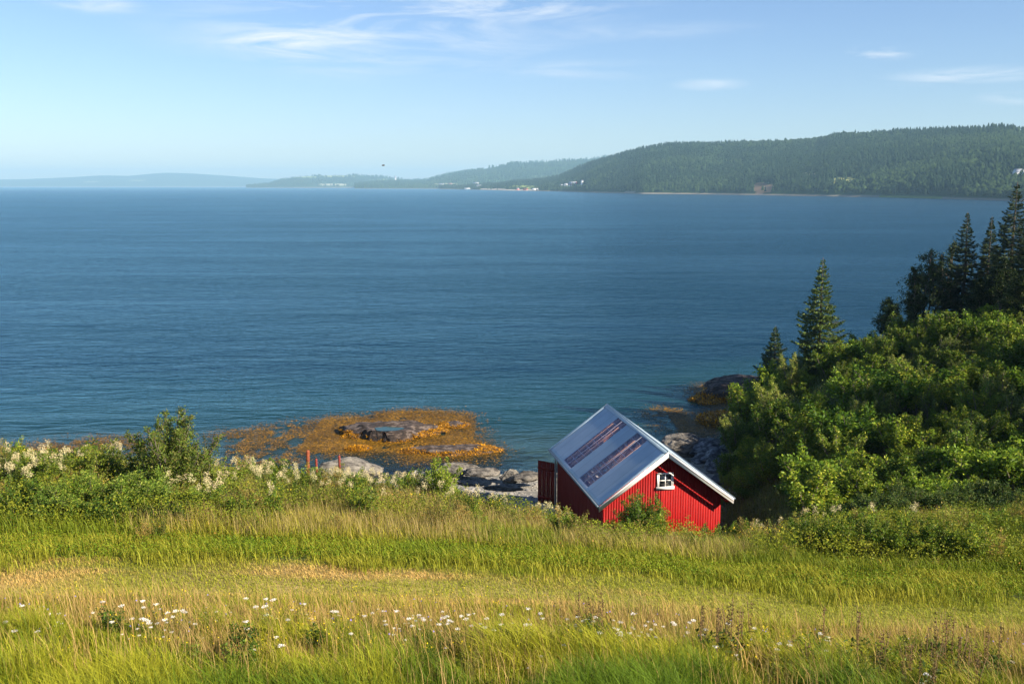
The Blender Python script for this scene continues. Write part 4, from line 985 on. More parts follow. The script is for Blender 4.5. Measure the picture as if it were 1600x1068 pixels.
for (u, v, y, sp, sd_, lb) in [(1455, 395, 79, .30, 31, 'dark leafy tree left of the tall narrow spruce'), (1483, 380, 82, .26, 32, 'dark rounded tree crowded against the tall narrow spruce'),
                                (1432, 420, 76, .20, 33, 'slender dark tree at the left end of the tree group'), (1395, 470, 79, .34, 34, 'low blue green tree at the foot of the dark tree group'),
                                (1568, 410, 71, .30, 35, 'dark leafy tree in shade below the tallest spruces'), (1535, 440, 73, .34, 36, 'shaded bushy tree under the slim spruce'), (1600, 430, 66, .36, 37, 'deep green shaded tree at the right edge above the bushes')]:
    x, y, g, h = tree_top(u, v, y); k = .7 if sd_ != 34 else 1.2  # most leaves darkened, with the group's shade put into the colour
    plant('leafy_tree', branching(h, h * sp, 2, 26, 6, 7500, .15, (.035 * k, .062 * k, .018 * k), (.09, .11, .03), sd_, 'tree', .12, stemr=.014), (x, y, g), lb, 'tree', leafy='crown', woody='trunk')
# trees beyond the right edge whose shade falls over the knoll
sh = spruce_data(10.5, 2.6, 8, .8, bare=.1)
t0 = plant('spruce_tree', sh, gz(33, 39), 'shading spruce just outside the right edge of the view', 'tree', 'spruces beyond the right edge', scale=1.1, leafmat_='needle', stemmat='barkdark', woody='trunk', leafy='crown')
for x, y, k in [(36, 43, 1.1), (39, 38, 1.2), (40, 48, 1.2), (36, 50, 1.0), (43, 43, 1.2), (34, 45.5, .9), (44, 53, 1.2), (38, 33.5, 1.0)]:
    dup(t0, gz(x, y), x, k * 1.3)

# --- bushes of the knoll
G1 = (.070, .125, .018); G2 = (.15, .20, .028)
protos = []
specs = [(2.2, 1.2, 11, 9, 5, 7000, .10, (.110, .185, .014), (.26, .30, .03), 41), (2.4, 1.1, 9, 9, 5, 6500, .085, (.15, .20, .035), (.30, .32, .07), 42), (1.8, 1.4, 12, 8, 5, 7000, .11, (.080, .155, .012), (.19, .27, .022), 43),
         (2.6, 1.2, 8, 11, 6, 7500, .095, (.13, .20, .022), (.29, .32, .04), 44), (1.6, 1.1, 12, 8, 4, 5200, .10, (.12, .19, .016), (.26, .28, .03), 45)]
hero = [ # u, v of crown top, distance, proto, height scale, label
 (1440, 492, 68, 3, 1.1, 'tall pale green bush at the crest of the knoll below the dark trees'), (1475, 500, 66, 1, 1.0, 'silvery bush right of the tallest bush on the knoll crest'),
 (1395, 520, 68, 0, 1.0, 'rounded bush left of the tallest bush on the knoll crest'), (1345, 522, 70, 1, 1.0, 'feathery grey green bush right of the lone spruce'),
 (1300, 528, 69, 0, .9, 'leafy bush directly right of the lone spruce foot'), (1240, 548, 70, 1, .9, 'feathery bush between the small dark spruce and the lone spruce'),
 (1172, 595, 70, 4, .8, 'small yellow green bush leaning out over the shore rocks'), (1205, 580, 68, 3, .8, 'bush above the dark headland rock'),
 (1145, 640, 66, 1, .55, 'thin bush with bare tips hanging over the orange seaweed'), (1225, 640, 60, 2, .8, 'light green bush low on the seaward edge of the knoll'),
 (1290, 690, 52, 4, .85, 'sunlit shrub with pale leaves standing above the fern clump'), (1360, 600, 60, 0, 1.0, 'broad dark hearted bush in the middle of the knoll'),
 (1180, 730, 54, 4, .55, 'low sunlit bush just beyond the right roof edge of the boathouse'), (1165, 690, 60, 4, .5, 'low bush growing among the blue grey shore slabs'),
 (1430, 640, 56, 3, .95, 'loose sunlit bush right of the broad dark hearted bush'), (1540, 545, 60, 1, 1.0, 'tall grey green bush near the right edge of the knoll')]
made = {}
r = np.random.default_rng(404)
def bush(k, loc, rz, scl, label, group=None):
    if k not in made:
        sp_ = specs[k]; made[k] = plant('bush', branching(*sp_[:9], sp_[9], frac=.28), loc, label, 'bush', group, rz, scl); return made[k]
    o = dup(made[k], loc, rz, scl, label, group)
    if group is None and 'group' in o: del o['group']
    return o
for (u, v, y, k, hs_, lb) in hero:
    x, y, g, h = tree_top(u, v, y); h = max(min(h, 4.0), 1.0); s_ = h / specs[k][0]
    bush(k, (x, y, g - .1), u, (s_ * .95 * (1.15 if hs_ > .85 else 1.0), s_ * .95, s_), lb)
cnt = 0
def kl(x, y):
    s = x / y; g = 'thicket bushes on the knoll '
    if s < .275: return 'green bush in the thicket on the steep seaward edge of the knoll', g + 'by the shore'
    if y < 50: return 'shaded bush low on the knoll slope behind the meadow hollow', g + 'at its shaded foot'
    if s > .44 and y > 62: return 'green bush in the shade under the dark trees of the knoll', g + 'under the dark trees'
    if s > .42: return 'green bush on the right flank of the knoll below the dark trees', g + 'on the right flank'
    if y > 66: return 'green bush in the thicket along the knoll crest right of the lone spruce', g + 'along the crest'
    return 'leafy green bush in the thicket in the middle of the knoll', g + 'in the middle'
for i in range(4400):
    y = 38 + r.random() * 46; s_ = .205 + r.random() * .50; x = s_ * y; g = float(ground(x, y))
    if s_ < .262 and not (y > 45 and r.random() < .45): continue
    if g < 1.7 or g > 11: continue
    if y < 40.5 and s_ < .30: continue
    if s_ < .315 and y < 52: continue
    if any((x - a) ** 2 + (y - b) ** 2 < ((1.30 + .9 * fbm(x / 4, y / 4, 555)) if y > 60 else 1.45) ** 2 for a, b in protos): continue
    protos.append((x, y)); k = int(r.choice(5, p=[.28, .14, .24, .18, .16])); h = 1.1 + 2.3 * r.random() ** 2.0; 
    if y < 52: h = h * .85 + .35
    sc_ = h / specs[k][0]; bush(k, (x, y, g - .1), r.random() * 6, (sc_ * (1 + .3 * r.random()), sc_ * 1.1, sc_), *kl(x, y)); cnt += 1
for i in range(60):
    y = 52 + r.random() * 22; s_ = .232 + r.random() * .04; x = s_ * y; g = float(ground(x, y))
    if g < .9: continue
    k = int(r.integers(0, 5)); sc_ = (.7 + .7 * r.random()) / specs[k][0]
    bush(k, (x, y, g - .1), r.random() * 6, (sc_ * 1.3, sc_ * 1.3, sc_), *kl(x, y))

# --- near shrubs of the meadow edge
def near(name, u, vtop, y, sp, nst, nb, ntw, nl, size, col, col2, seed, label, frac=.25, aspect=.5, up=.35, dz=0):
    x, y, g, h = tree_top(u, vtop, y)
    return plant(name, branching(h - dz, sp, nst, nb, ntw, nl, size, col, col2, seed, frac=frac, aspect=aspect, up=up, stemr=.010), (x, y, g + dz), label, 'bush')
near('birch_shrub', 262, 640, 27, 1.5, 22, 13, 6, 26000, .066, (.085, .135, .018), (.17, .17, .04), 51, 'tall dark green birch shrub rising against the water on the left bank')
near('birch_shrub', 312, 672, 27.3, .5, 4, 8, 4, 1600, .05, (.07, .09, .02), (.17, .17, .04), 52, 'thin young birch shoots just right of the tall birch shrub')
near('birch_shrub', 10, 684, 28, .55, 5, 8, 4, 1900, .055, (.09, .13, .025), (.2, .2, .05), 53, 'small young birch at the left edge of the bank')
near('willow_bush', 150, 680, 28.2, 1.0, 11, 9, 5, 7000, .06, (0.158, 0.218, 0.022), (0.290, 0.290, 0.040), 54, 'yellow green bush with reddish top left of the tall birch shrub')
near('willow_bush', 60, 700, 27.5, 1.1, 11, 9, 5, 6000, .06, (0.132, 0.198, 0.020), (0.264, 0.264, 0.040), 55, 'rounded green bush between the young birch and the yellow green bush')
near('willow_bush', 130, 742, 25.2, 1.2, 12, 9, 5, 7500, .075, (0.099, 0.172, 0.020), (0.224, 0.264, 0.040), 56, 'broad dark hearted willow bush below the yellow green bush', aspect=.32)
near('willow_bush', 215, 735, 25, 1.25, 12, 9, 5, 8000, .085, (0.106, 0.178, 0.020), (0.251, 0.304, 0.050), 57, 'willow bush with large pale leaves in front of the tall birch shrub', aspect=.34)
near('willow_bush', 300, 752, 25.2, 1.1, 11, 9, 5, 6500, .06, (0.106, 0.172, 0.020), (0.238, 0.264, 0.040), 58, 'dense green bush right of the large leaved willow bush')
near('willow_bush', 350, 715, 27.5, .9, 10, 8, 5, 5000, .055, (0.158, 0.218, 0.025), (0.277, 0.290, 0.050), 59, 'bright bush sloping down to the cream flowers')
near('willow_bush', 372, 785, 24.8, .7, 9, 8, 5, 4000, .06, (0.086, 0.152, 0.020), (0.185, 0.238, 0.040), 60, 'low dark bush at the right end of the left thicket')
near('willow_bush', 690, 714, 30, .8, 10, 9, 5, 6500, .06, (0.125, 0.205, 0.018), (0.224, 0.264, 0.030), 61, 'fresh green shrub standing before the grey shore rocks')
near('willow_bush', 635, 726, 30.2, .75, 9, 8, 4, 4000, .055, (0.119, 0.185, 0.020), (0.238, 0.264, 0.040), 62, 'small shrub left of the fresh green shrub')
near('willow_bush', 450, 722, 31.3, .5, 6, 8, 4, 2200, .055, (0.099, 0.158, 0.020), (0.198, 0.224, 0.030), 63, 'small upright shrub left of the rusty post')
near('willow_bush', 1003, 770, 27.5, 1.15, 32, 11, 6, 30000, .045, (0.079, 0.152, 0.014), (0.198, 0.251, 0.030), 64, 'rounded glossy bush in front of the red gable')
near('willow_bush', 1110, 812, 28, .45, 8, 7, 4, 2500, .05, (0.112, 0.172, 0.020), (0.238, 0.264, 0.040), 65, 'small bush at the right foot of the red gable')
near('willow_bush', 35, 752, 25.0, 1.1, 11, 9, 5, 6500, .065, (.10, .17, .02), (.24, .26, .04), 161, 'bushy clump below the cream flowers near the left edge')
near('willow_bush', 85, 775, 24.4, 1.0, 11, 9, 5, 6000, .06, (.085, .15, .018), (.2, .24, .04), 162, 'low bushy clump in front of the broad dark hearted willow bush')
near('willow_bush', 170, 785, 24.2, 1.0, 11, 9, 5, 6500, .075, (.09, .165, .02), (.23, .27, .05), 163, 'leafy clump at the front of the left thicket below the large leaved willow', aspect=.34)
near('willow_bush', 255, 790, 24.2, .9, 11, 9, 5, 5500, .06, (.085, .15, .018), (.2, .24, .04), 164, 'leafy clump at the front of the left thicket below the dense green bush')
near('willow_bush', 215, 700, 28.0, .9, 10, 8, 5, 5000, .06, (.13, .19, .022), (.25, .26, .04), 165, 'sunny bush close against the left side of the tall birch shrub')
near('willow_bush', 420, 745, 27.6, .7, 9, 8, 4, 3600, .055, (.11, .18, .02), (.24, .26, .04), 166, 'small sunny bush at the seaward end of the left thicket')
near('willow_bush', 560, 742, 29.4, .8, 9, 8, 4, 3600, .055, (.12, .18, .02), (.24, .26, .04), 167, 'low bush among the cream flowers in front of the pale rock')
near('willow_bush', 770, 775, 29.0, .7, 9, 8, 4, 3000, .05, (.12, .18, .02), (.24, .25, .04), 168, 'low yellowish bush on the crest left of the boathouse')
i = 66
for (u, v, y, lb) in [(1265, 806, 25.2, 'first raspberry clump of the low hedge counted from the boathouse'), (1312, 808, 24.8, 'second raspberry clump of the low hedge counted from the boathouse'), (1360, 806, 25.0, 'third raspberry clump of the low hedge counted from the boathouse'),
                      (1408, 810, 24.6, 'fourth raspberry clump of the low hedge counted from the boathouse'), (1458, 812, 24.4, 'fifth raspberry clump of the low hedge counted from the boathouse'), (1510, 818, 24.0, 'last raspberry clump at the right end of the low hedge')]:
    near('raspberry_bush', u, v, y, .85, 12, 8, 4, 6000, .06, (0.099, 0.165, 0.014), (0.251, 0.277, 0.030), i, lb, up=.6); i += 1
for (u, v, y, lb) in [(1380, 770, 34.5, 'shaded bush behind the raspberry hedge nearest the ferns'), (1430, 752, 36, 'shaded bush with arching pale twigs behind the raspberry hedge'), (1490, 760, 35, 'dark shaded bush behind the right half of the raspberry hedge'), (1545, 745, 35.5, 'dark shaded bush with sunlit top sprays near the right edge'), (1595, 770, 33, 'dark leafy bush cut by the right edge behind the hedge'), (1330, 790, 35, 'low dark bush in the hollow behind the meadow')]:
    near('bramble_bush', u, v, y, 1.4, 12, 9, 5, 8000, .075, (.045, .085, .016), (.12, .15, .03), i, lb); i += 1  # leaf colour darkened to carry the shade behind the hedge

# --- tall weeds that break up the bank
wp = {}
def weed(k, loc, rz, sc_):
    if k not in wp:
        c1, c2, a_, s_ = [((.085, .16, .012), (.26, .28, .03), .4, .06), ((.16, .21, .03), (.36, .30, .06), .3, .05), ((.07, .13, .015), (.17, .2, .02), .5, .07), ((.24, .22, .05), (.42, .28, .07), .3, .05)][k]
        wp[k] = plant('weed_clump', branching(1.0, .42, 9, 6, 3, 1500, s_, c1, c2, 300 + k, frac=.3, aspect=a_, up=.5, stemr=.007), loc, 'x', 'weed', None, rz, sc_, stemmat='twig'); return wp[k]
    return dup(wp[k], loc, rz, sc_)
n_ = 0
while n_ < 270:
    y = 22.4 + 9.1 * r.random() ** .8; s_ = -.56 + 1.12 * r.random()
    if y > 28.5 and .02 < s_ < .23: continue
    x = s_ * y; o = weed(int(r.choice(4, p=[.3, .32, .08, .3])), gz(x, y, -.05), r.random() * 6, float((.55 + .75 * r.random() ** 1.3) * (.6 if y < 24.3 else 1)))
    n_ += 1
    if s_ < -.2: tag(o, 'leafy weed clump on the bank in front of the left thicket', 'weed', 'weed clumps on the left bank')
    elif s_ < .1: tag(o, 'leafy weed clump among the straw coloured grass left of the boathouse', 'weed', 'weed clumps on the middle bank')
    else: tag(o, 'leafy weed clump on the bank below the boathouse and the raspberry hedge', 'weed', 'weed clumps on the right bank')
for i_ in range(70):
    y = 12.6 + 2.6 * r.random(); x, y = spot(1180 + 420 * r.random() ** .7, y) if i_ % 2 else spot(60 + 1500 * r.random(), y)
    tag(weed(int(r.choice([0, 1, 2])), gz(x, y, -.05), r.random() * 6, float(.3 + .4 * r.random())), 'low weed clump in the long foreground grass below the mown strip', 'weed', 'weed clumps in the foreground grass')

# --- ferns
def fern(loc, sc_, seed, label):
    r = np.random.default_rng(seed); o = empty('fern', loc, 0, sc_); tag(o, label, 'fern')
    for k in range(15):
        a = k * 2.4 + r.random(); L_ = .9 + .35 * r.random(); ln = .35 + .35 * r.random(); t = np.linspace(0, 1, 16)
        sx = L_ * t * ln; sz = L_ * (1.35 * t - .70 * t ** 2); d = np.array([math.cos(a), math.sin(a)]); sd_ = np.array([-d[1], d[0], 0])
        pts = np.stack([d[0] * sx, d[1] * sx, sz], 1); V = []; n = 0; Q = []
        for j in range(2, 16):
            w_ = .26 * math.sin(math.pi * min(1, (.15 + .85 * (1 - t[j])))) * (1 - t[j] * .55) + .02; p = pts[j]; tg = unit(pts[j] - pts[j - 1])
            for sg in (-1, 1):
                e_ = p + sd_ * sg * w_ + tg * w_ * .35 - np.array([0, 0, .04]); mid = (p + e_) / 2
                V += [p - tg * .002, mid - tg * .028, e_, mid + tg * .028]; Q.append([n, n + 1, n + 2, n + 3]); n += 4
        c = vary((.10, .19, .025), len(Q), r, .25); link('frond', npmesh('frond', V, [np.array(Q)], np.repeat(c, 4, 0)), M['leaf'], o)
x, y, g, h = tree_top(1252, 716, 48); fern((x, y, g), 1.0, 3, 'large bright fern clump in the hollow right of the boathouse')
x, y, g, h = tree_top(1275, 722, 47); fern((x, y, g), .85, 4, 'smaller fern right of the large bright fern')
x, y, g, h = tree_top(1225, 728, 48.5); fern((x, y, g), .8, 5, 'smaller fern left of the large bright fern')
x, y, g, h = tree_top(1560, 800, 30); fern((x, y, g), .8, 6, 'fern beside the hedge near the right edge')

# ------------------------------------------------------------------ grass and herbs
r = np.random.default_rng(99)
GREEN = (.150, .225, .012); YG = (.31, .32, .022); STRAW = (.42, .32, .12); GOLD = (.46, .30, .09); RUSTY = (.36, .17, .06)
def gpts(n, y0, y1, smax=.60, f=None):
    smax = .80; n = int(n * 1.33); y0 = 9.4 if y0 < 11 else y0
    x, y = scatter(n, y0, y1, r, smax)
    if f is not None: k = f(x, y); x, y = x[k], y[k]
    return np.stack([x, y, ground(x, y) - .01], 1)
def patch(P, s, seed): return fbm(P[:, 0] / s, P[:, 1] / s, seed, 4)
parts = []
def add_blades(P, h0, h1, w_, lean, cols, w0=None, hn=None, tip=None, wind=(-.25, .1)):
    n = len(P); hgt = h0 + (h1 - h0) * r.random(n)
    if hn is not None: hgt = hgt * hn
    wid = np.full(n, w_) * (.6 + .8 * r.random(n)); V, q, t, c = blades(P, hgt, wid, np.full(n, lean), cols, r, tip, wind); parts.append((V, q, t, c))
    return hgt
def mixcol(n, a, b, f, amt=.3):
    k = np.clip(f + r.normal(size=n) * .22, 0, 1)[:, None]; c = np.array(a)[None] * (1 - k) + np.array(b)[None] * k
    return c * (1 + (r.random((n, 1)) - .5) * 2 * amt)
# front: long lush grass
P = gpts(90000, 10.8, 14.9); f = patch(P, 1.7, 101); hn = .6 + .75 * patch(P, 1.3, 102)
add_blades(P, .35, .68, .008, .55, mixcol(len(P), (.095, .165, .010), YG, (f - .5) * 4.5 + .55), hn=np.clip(.35 + 2.6 * (patch(P, .9, 102) - .28), .25, 1.6))
P = gpts(75000, 14.2, 17.7); f = patch(P, 2, 103); add_blades(P, .14, .36, .009, .45, mixcol(len(P), GREEN, YG, f * 1.6 - .1), hn=.6 + .8 * patch(P, 1, 104))
P = gpts(23000, 13.2, 17.5, f=lambda x, y: fbm(x / 1.6, y / 1.6, 105) + .09 * np.clip(1 - np.abs(y - 15.6) / 1.5, 0, 1) > .50)
add_blades(P, .35, .62, .006, .30, mixcol(len(P), GOLD, STRAW, r.random(len(P))), wind=(-.4, .1))
P = gpts(5500, 11.5, 17.4); add_blades(P, .5, .95, .006, .35, mixcol(len(P), STRAW, GOLD, r.random(len(P))), wind=(-.2, .1))
# mown strip
P = gpts(110000, 16.9, 20.9); f = fbm(P[:, 0] / 3.5, P[:, 1] / .9, 106, 4); f2 = fbm(P[:, 0] / 9, P[:, 1] / 5, 27)
cc = mixcol(len(P), (.27, .31, .022), (.58, .40, .13), np.clip((f - .42) * 3.0 + (f2 - .5) * 2 + .0, 0, 1)); add_blades(P, .03, .10, .010, .9, cc, hn=.7 + .6 * f)
# lush margin
P = gpts(84000, 19.4, 24.0); f = patch(P, 2, 107); k = P[:, 1] + r.normal(size=len(P)) * .45 > 20.1 + 2.6 * (patch(P, 1.6, 143) - .35); P, f = P[k], f[k]; add_blades(P, .10, .38, .012, .45, mixcol(len(P), (.125, .195, .012), (.32, .31, .03), f * 2.0 - .3), hn=np.clip(.35 + 1.2 * patch(P, 1.0, 108), .3, 1.2))
# tall meadow up to the crest
def strawness(x, y): return np.clip((fbm(x / 4, y / 4, 109) - .38) * 3 + np.clip(1 - np.abs(x / y + .14) / .22, 0, 1) * .5 - np.clip((-x / y - .28) * 4, 0, .8), 0, 1)
P = gpts(105000, 22.6, 34); f = strawness(P[:, 0], P[:, 1]); hn = .6 + .8 * patch(P, 2.2, 110)
add_blades(P, .25, .62, .013, .4, mixcol(len(P), (.14, .195, .014), (.33, .31, .03), f), hn=hn)
P = gpts(66000, 22.8, 34); f = strawness(P[:, 0], P[:, 1]); P = P[f + .35 * r.random(len(P)) > .42]
add_blades(P, .45, .85, .008, .25, mixcol(len(P), STRAW, (.30, .26, .08), r.random(len(P))))
# slope to the shore, knoll floor
P = gpts(50000, 33, 58, f=lambda x, y: (ground(x, y) > 1.6) & (x / y < .30)); f = patch(P, 4, 111); add_blades(P, .25, .6, .02, .4, mixcol(len(P), (.085, .14, .02), (.24, .22, .06), f))
P = gpts(70000, 34, 88, .62, f=lambda x, y: (ground(x, y) > 1.2 + fbm(x / 2, y / 2, 5)) & (x / y > .20)); f = patch(P, 5, 112)
add_blades(P, .2, .5, .024, .4, mixcol(len(P), (.050, .09, .014), (.15, .16, .03), f))  # knoll floor coloured darker so the gaps between bushes read as shade
stuff('grass', parts, 'meadow grass from long lush tufts through the mown strip to straw coloured stalks', 'grass', M['grass'])

# herbs: broad leaves between the grasses
parts = []
def herbs(P, size, z0, z1, cols, aspect=.45, up=.3):
    n = len(P); P = P.copy(); P[:, 2] += z0 + (z1 - z0) * r.random(n) ** .8; V, q = leaf_quads(P, size, r, aspect, up); parts.append((V, q, None, np.repeat(cols, 4, 0)))
P = gpts(26000, 10.8, 17, f=lambda x, y: fbm(x / 1.1, y / 1.1, 120) > .56); herbs(P, .045, .03, .32, mixcol(len(P), (.07, .15, .015), (.15, .2, .02), patch(P, 1, 121)))
P = gpts(52000, 20.7, 24.0); herbs(P, .05, .03, .26, mixcol(len(P), (.075, .17, .010), (.19, .26, .015), patch(P, 1.5, 122)))
P = gpts(150000, 23.2, 34, f=lambda x, y: fbm(x / 2.4, y / 2.4, 123) + np.clip((-x / y - .22) * 2, 0, .35) + np.clip((x / y - .22) * 1.2, 0, .12) > .52)
hn = .5 + patch(P, 1.6, 124); P2 = P.copy(); n = len(P); P2[:, 2] += (.05 + .75 * r.random(n) ** .75) * hn
V, q = leaf_quads(P2, .065, r, .45, .35); parts.append((V, q, None, np.repeat(mixcol(n, (.085, .155, .012), (.24, .265, .022), patch(P, 3, 125)), 4, 0)))
P = gpts(7000, 22, 34, f=lambda x, y: fbm(x / 2, y / 2, 126) > .60); herbs(P, .06, .15, .6, mixcol(len(P), (.32, .16, .05), (.40, .30, .03), patch(P, 2, 127)))
P = gpts(110000, 34, 90, .62, f=lambda x, y: (ground(x, y) > 1.6 + fbm(x / 2, y / 2, 5)) & (x / y > .215)); herbs(P, .11, .05, .5, mixcol(len(P), (.045, .085, .012), (.10, .13, .02), patch(P, 5, 128)))  # darker leaf colour on the knoll paints shade into the gaps between bushes
P = gpts(26000, 33, 60, f=lambda x, y: (ground(x, y) > 1.8) & (x / y < .28)); herbs(P, .09, .05, .6, mixcol(len(P), (.06, .11, .014), (.15, .17, .025), patch(P, 5, 129)))
stuff('wild_herbs', parts, 'broad leaved herbs growing thick between the meadow grasses and on the knoll', 'herbs', M['grass'])

# ------------------------------------------------------------------ flowers and tall stalks
def stem_mesh(h, rad, bend, n=4, leaves=0, seed=0, lsize=.05, lcol=(.08, .14, .02)):
    m = MB(); t = np.linspace(0, 1, 4); m.tube([(bend * a * a, 0, h * a) for a in t], [rad, rad, rad * .8, rad * .6], n)
    return m
def head_mesh(P, size, col, seed, up=1.2, aspect=.8, amt=.12):
    rr = np.random.default_rng(seed); V, q = leaf_quads(np.asarray(P, float), size, rr, aspect, up); return npmesh('flower_head', V, [q], np.repeat(vary(col, len(P), rr, amt), 4, 0))
M['stem'] = simple('green_stem', (.12, .17, .03), (.20, .20, .05), .7, 6)
M['deadstem'] = simple('dry_stem', (.12, .07, .03), (.2, .13, .05), .8, 6)
def yarrow(seed):
    rr = np.random.default_rng(seed); o = empty('yarrow', (0, 0, 0)); h = .52
    stem_mesh(h, .004, .04).build('stem', M['stem'], o)
    a = rr.random(70) * 6.28; d = np.sqrt(rr.random(70)) * .045; P = np.stack([.04 + d * np.cos(a), d * np.sin(a), h + .004 * rr.normal(size=70) - d * .15], 1)
    link('blossoms', head_mesh(P, .017, (.80, .78, .72), seed, 2.5, .9), M['petal'], o)
    P = np.stack([rr.normal(size=24) * .02, rr.normal(size=24) * .02, rr.random(24) * h * .8], 1); V, q = leaf_quads(P, .06, rr, .2, .5)
    link('foliage', npmesh('foliage', V, [q], np.repeat(vary((.09, .14, .03), 24, rr), 4, 0)), M['leaf'], o)
    return o
def meadowsweet(seed):
    rr = np.random.default_rng(seed); o = empty('meadowsweet', (0, 0, 0)); h = 1.0
    stem_mesh(h, .006, .05).build('stem', M['stem'], o); n = 110
    t = rr.random(n); k = rr.integers(0, 4, n); cx = np.array([0, .06, -.05, .02])[k] + .05; cy = np.array([0, .03, .04, -.06])[k]; cz = np.array([.05, -.03, -.05, 0.0])[k]
    P = np.stack([cx + rr.normal(size=n) * .028, cy + rr.normal(size=n) * .028, h + cz + rr.normal(size=n) * .045], 1)
    link('blossoms', head_mesh(P, .026, (.64, .56, .31), seed, .8, .8, .2), M['petal'], o)
    P = np.stack([rr.normal(size=40) * .08, rr.normal(size=40) * .08, (.15 + .65 * rr.random(40)) * h], 1); V, q = leaf_quads(P, .09, rr, .4, .3)
    link('foliage', npmesh('foliage', V, [q], np.repeat(vary((.085, .14, .02), 40, rr), 4, 0)), M['leaf'], o)
    return o
def dock(seed):
    rr = np.random.default_rng(seed); o = empty('dock_stalk', (0, 0, 0)); h = 1.0
    stem_mesh(h, .007, .10 * rr.normal()).build('stem', M['deadstem'], o); n = 120
    t = .35 + .65 * rr.random(n); P = np.stack([rr.normal(size=n) * .011 * (1.2 - t * .6), rr.normal(size=n) * .011, t * h], 1); P[:, 2] = np.round(P[:, 2] * 16) / 16 + rr.normal(size=n) * .012
    link('seed_clumps', head_mesh(P, .026, (.17, .115, .045), seed, .2, .7, .35), M['leaf'], o)
    P = np.stack([rr.normal(size=22) * .07, rr.normal(size=22) * .07, .1 + .5 * rr.random(22) * h], 1); V, q = leaf_quads(P, .10, rr, .35, .2)
    link('foliage', npmesh('foliage', V, [q], np.repeat(vary((.06, .10, .02), 22, rr), 4, 0)), M['leaf'], o)
    return o
def sow(kind, maker, spots, label, cat, group, h0, h1, mesh0=1.0):
    src = [maker(k + 500) for k in range(3)]; used = [False] * 3
    for i, (x, y) in enumerate(spots):
        k = i % 3; s_ = (h0 + (h1 - h0) * random.random()); loc = gz(x, y, -.02); sc_ = (s_ if kind != 'dock' else 1, s_ if kind != 'dock' else 1, s_)
        if not used[k]:
            o = src[k]; o.location = loc; o.scale = sc_; o.rotation_euler = (0, 0, random.random() * 6); used[k] = True
        else: o = dup(src[k], loc, random.random() * 6, sc_)
        tag(o, label, cat, group)
def blob(lst, n_each):
    out = []
    for (u, y, ru, ry, n) in lst:
        for _ in range(n): uu = u + random.gauss(0, ru); yy = y + random.gauss(0, ry); out.append(spot(uu, yy))
    return out
ys = blob([(500, 15.0, 300, .6, 40), (1000, 15.2, 200, .7, 34), (250, 14.6, 160, .6, 14), (1290, 14.8, 120, .7, 14), (395, 15.9, 14, .3, 9), (465, 15.6, 30, .35, 9), (230, 15.8, 50, .4, 9), (195, 14.5, 12, .15, 5), (230, 14.4, 15, .15, 4), (300, 15.2, 25, .3, 7), (620, 15.6, 20, .3, 8), (560, 15.3, 50, .5, 8), (750, 15.2, 18, .25, 8), (780, 14.7, 15, .2, 5),
           (850, 15.3, 25, .4, 8), (915, 15.4, 14, .25, 9), (1015, 15.2, 22, .3, 14), (1090, 15.0, 18, .3, 6), (965, 14.2, 15, .3, 5), (1130, 13.8, 10, .2, 2), (1240, 14.8, 20, .3, 6), (1290, 14.3, 15, .2, 4), (1365, 14.6, 12, .2, 3),
           (40, 14.5, 20, .3, 4), (120, 15.5, 60, .5, 5), (1480, 12.6, 10, .1, 3), (700, 15.3, 60, .5, 9), (370, 13.2, 8, .1, 1), (870, 13.6, 60, .5, 4), (1310, 15.3, 10, .1, 2)], 1)
sow('yarrow', yarrow, ys, 'flat topped white yarrow flower in the long grass before the mown strip', 'flower', 'white yarrow in the foreground grass', .40, .95)
ms = blob([(30, 28.6, 25, .5, 16), (60, 27.6, 22, .4, 14), (10, 26.6, 14, .4, 9), (110, 29.4, 30, .4, 8), (175, 29.8, 25, .3, 5), (320, 25.8, 26, .3, 9), (250, 26.0, 10, .3, 4), (285, 26.6, 12, .2, 4)], 1)
sow('sweet', meadowsweet, ms, 'cream meadowsweet plume in the thicket left of the tall birch shrub', 'flower', 'meadowsweet in the left thicket', .85, 1.15)
ms = blob([(395, 30.6, 22, .3, 16), (430, 29.6, 30, .5, 10), (500, 30.0, 30, .7, 12), (560, 30.6, 35, .6, 14), (640, 30.6, 30, .5, 12), (600, 29.6, 60, .8, 10), (700, 29.5, 25, .8, 4), (355, 28.4, 14, .5, 5), (480, 27.8, 70, 1.2, 18), (620, 28.2, 80, 1.0, 16), (740, 28.8, 40, .6, 7)], 1)
sow('sweet', meadowsweet, ms, 'cream meadowsweet plume on the meadow crest in front of the red posts', 'flower', 'meadowsweet along the middle crest', .75, 1.05)
ms = blob([(845, 30.4, 14, .3, 9), (880, 30.8, 10, .3, 3), (1300, 30.8, 35, .3, 10), (1190, 30.8, 20, .3, 3), (1440, 30.5, 15, .3, 3)], 1)
sow('sweet', meadowsweet, ms, 'cream meadowsweet plume on the crest at either side of the boathouse', 'flower', 'meadowsweet beside the boathouse', .8, 1.05)
ds = blob([(1140, 14.4, 26, .5, 16), (932, 15.3, 14, .4, 7), (1440, 13.9, 70, .8, 22), (1520, 13.4, 60, .8, 24)], 1)
sow('dock', dock, ds, 'dark brown seeding dock stalk standing above the foreground grass', 'stalk', 'dark dock stalks in the foreground', .45, 1.15)
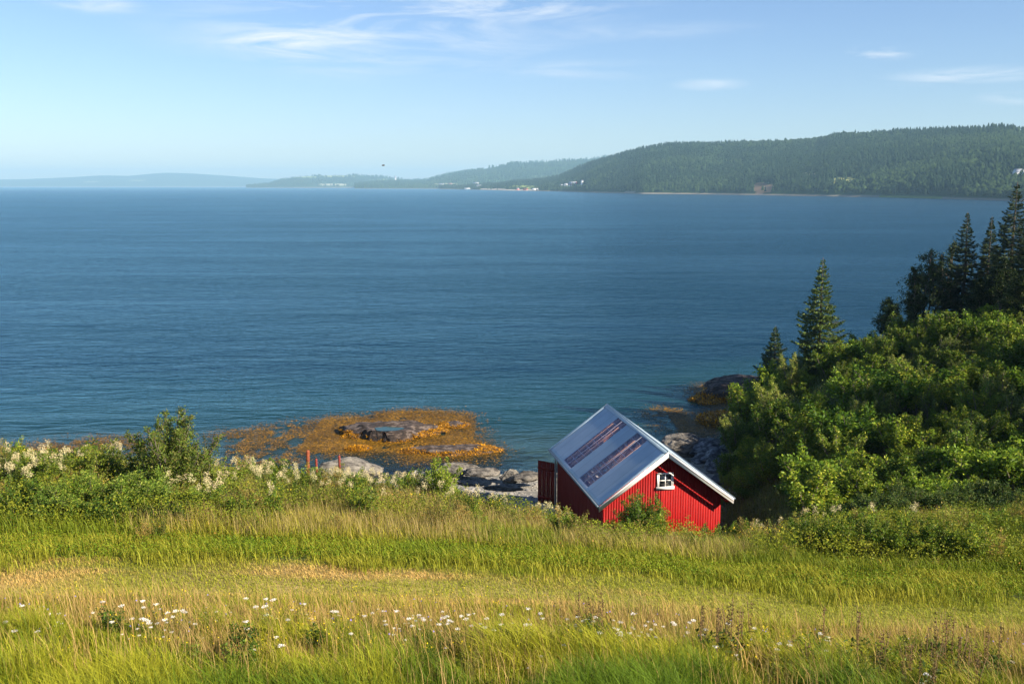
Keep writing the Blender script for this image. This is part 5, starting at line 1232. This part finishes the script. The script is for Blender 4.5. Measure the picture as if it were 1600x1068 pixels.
# small yellow and violet blossoms nobody could count
parts = []
P = gpts(5200, 13.2, 17.6, f=lambda x, y: fbm(x / 1.4, y / 1.4, 140) > .55); P[:, 2] += .3 + .22 * r.random(len(P)); V, q = leaf_quads(P, .022, r, .9, 1.0); parts.append((V, q, None, np.repeat(vary((.72, .52, .02), len(P), r, .2), 4, 0)))
P = gpts(160, 14, 16.8); P[:, 2] += .4; V, q = leaf_quads(P, .03, r, .9, 1.0); parts.append((V, q, None, np.repeat(vary((.25, .22, .60), len(P), r, .2), 4, 0)))
P = gpts(3000, 26, 33, f=lambda x, y: fbm(x / 2.2, y / 2.2, 141) > .60); P[:, 2] += .5 + .3 * r.random(len(P)); V, q = leaf_quads(P, .04, r, .9, 1.0); parts.append((V, q, None, np.repeat(vary((.70, .50, .04), len(P), r, .25), 4, 0)))
stuff('small_blossoms', parts, 'tiny yellow and violet blossoms sprinkled through the grass', 'blossoms', M['petal'])

# ------------------------------------------------------------------ bird
def bird():
    p = aty(599, 259, 160); o = empty('bird', p, .5); tag(o, 'small dark bird flying low over the fjord horizon', 'bird')
    m = MB(); m.tube([(-.28, 0, .02), (-.2, 0, .02), (0, 0, 0), (.18, 0, .02), (.27, 0, .04)], [.01, .04, .065, .05, .012], 8); m.build('body', M['bird'], o, True)
    for s in (-1, 1):
        m = MB(); m.prism([(.08, s * .03, .02), (.12, s * .3, .18), (-.02, s * .62, .10), (-.06, s * .3, .15), (-.10, s * .03, .02)], (0, 0, .015)); m.build('wing', M['bird'], o)
    m = MB(); m.prism([(-.24, .015, .02), (-.24, -.015, .02), (-.40, -.06, .02), (-.40, .06, .02)], (0, 0, .012)); m.build('tail', M['bird'], o)
M['bird'] = simple('dark_feathers', (.05, .045, .04), (.09, .08, .07), .8, 5)
bird()

# ------------------------------------------------------------------ haze
def haze():
    b = MB(); b.box(-14800, 14800, -300, 17900, -11, 290)
    m, nt, N, L, out = newmat('haze'); v = N.new('ShaderNodeVolumePrincipled'); v.inputs['Color'].default_value = HAZE_COL
    v.inputs['Density'].default_value = HAZE; v.inputs['Anisotropy'].default_value = 0.0; L.new(v.outputs[0], out.inputs['Volume'])
    tag(b.build('haze', m), kind='stuff', label='pale blue summer haze over the fjord', cat='haze')
HAZE = 0.9e-4; HAZE_COL = (.42, .74, 1.0, 1)
haze()
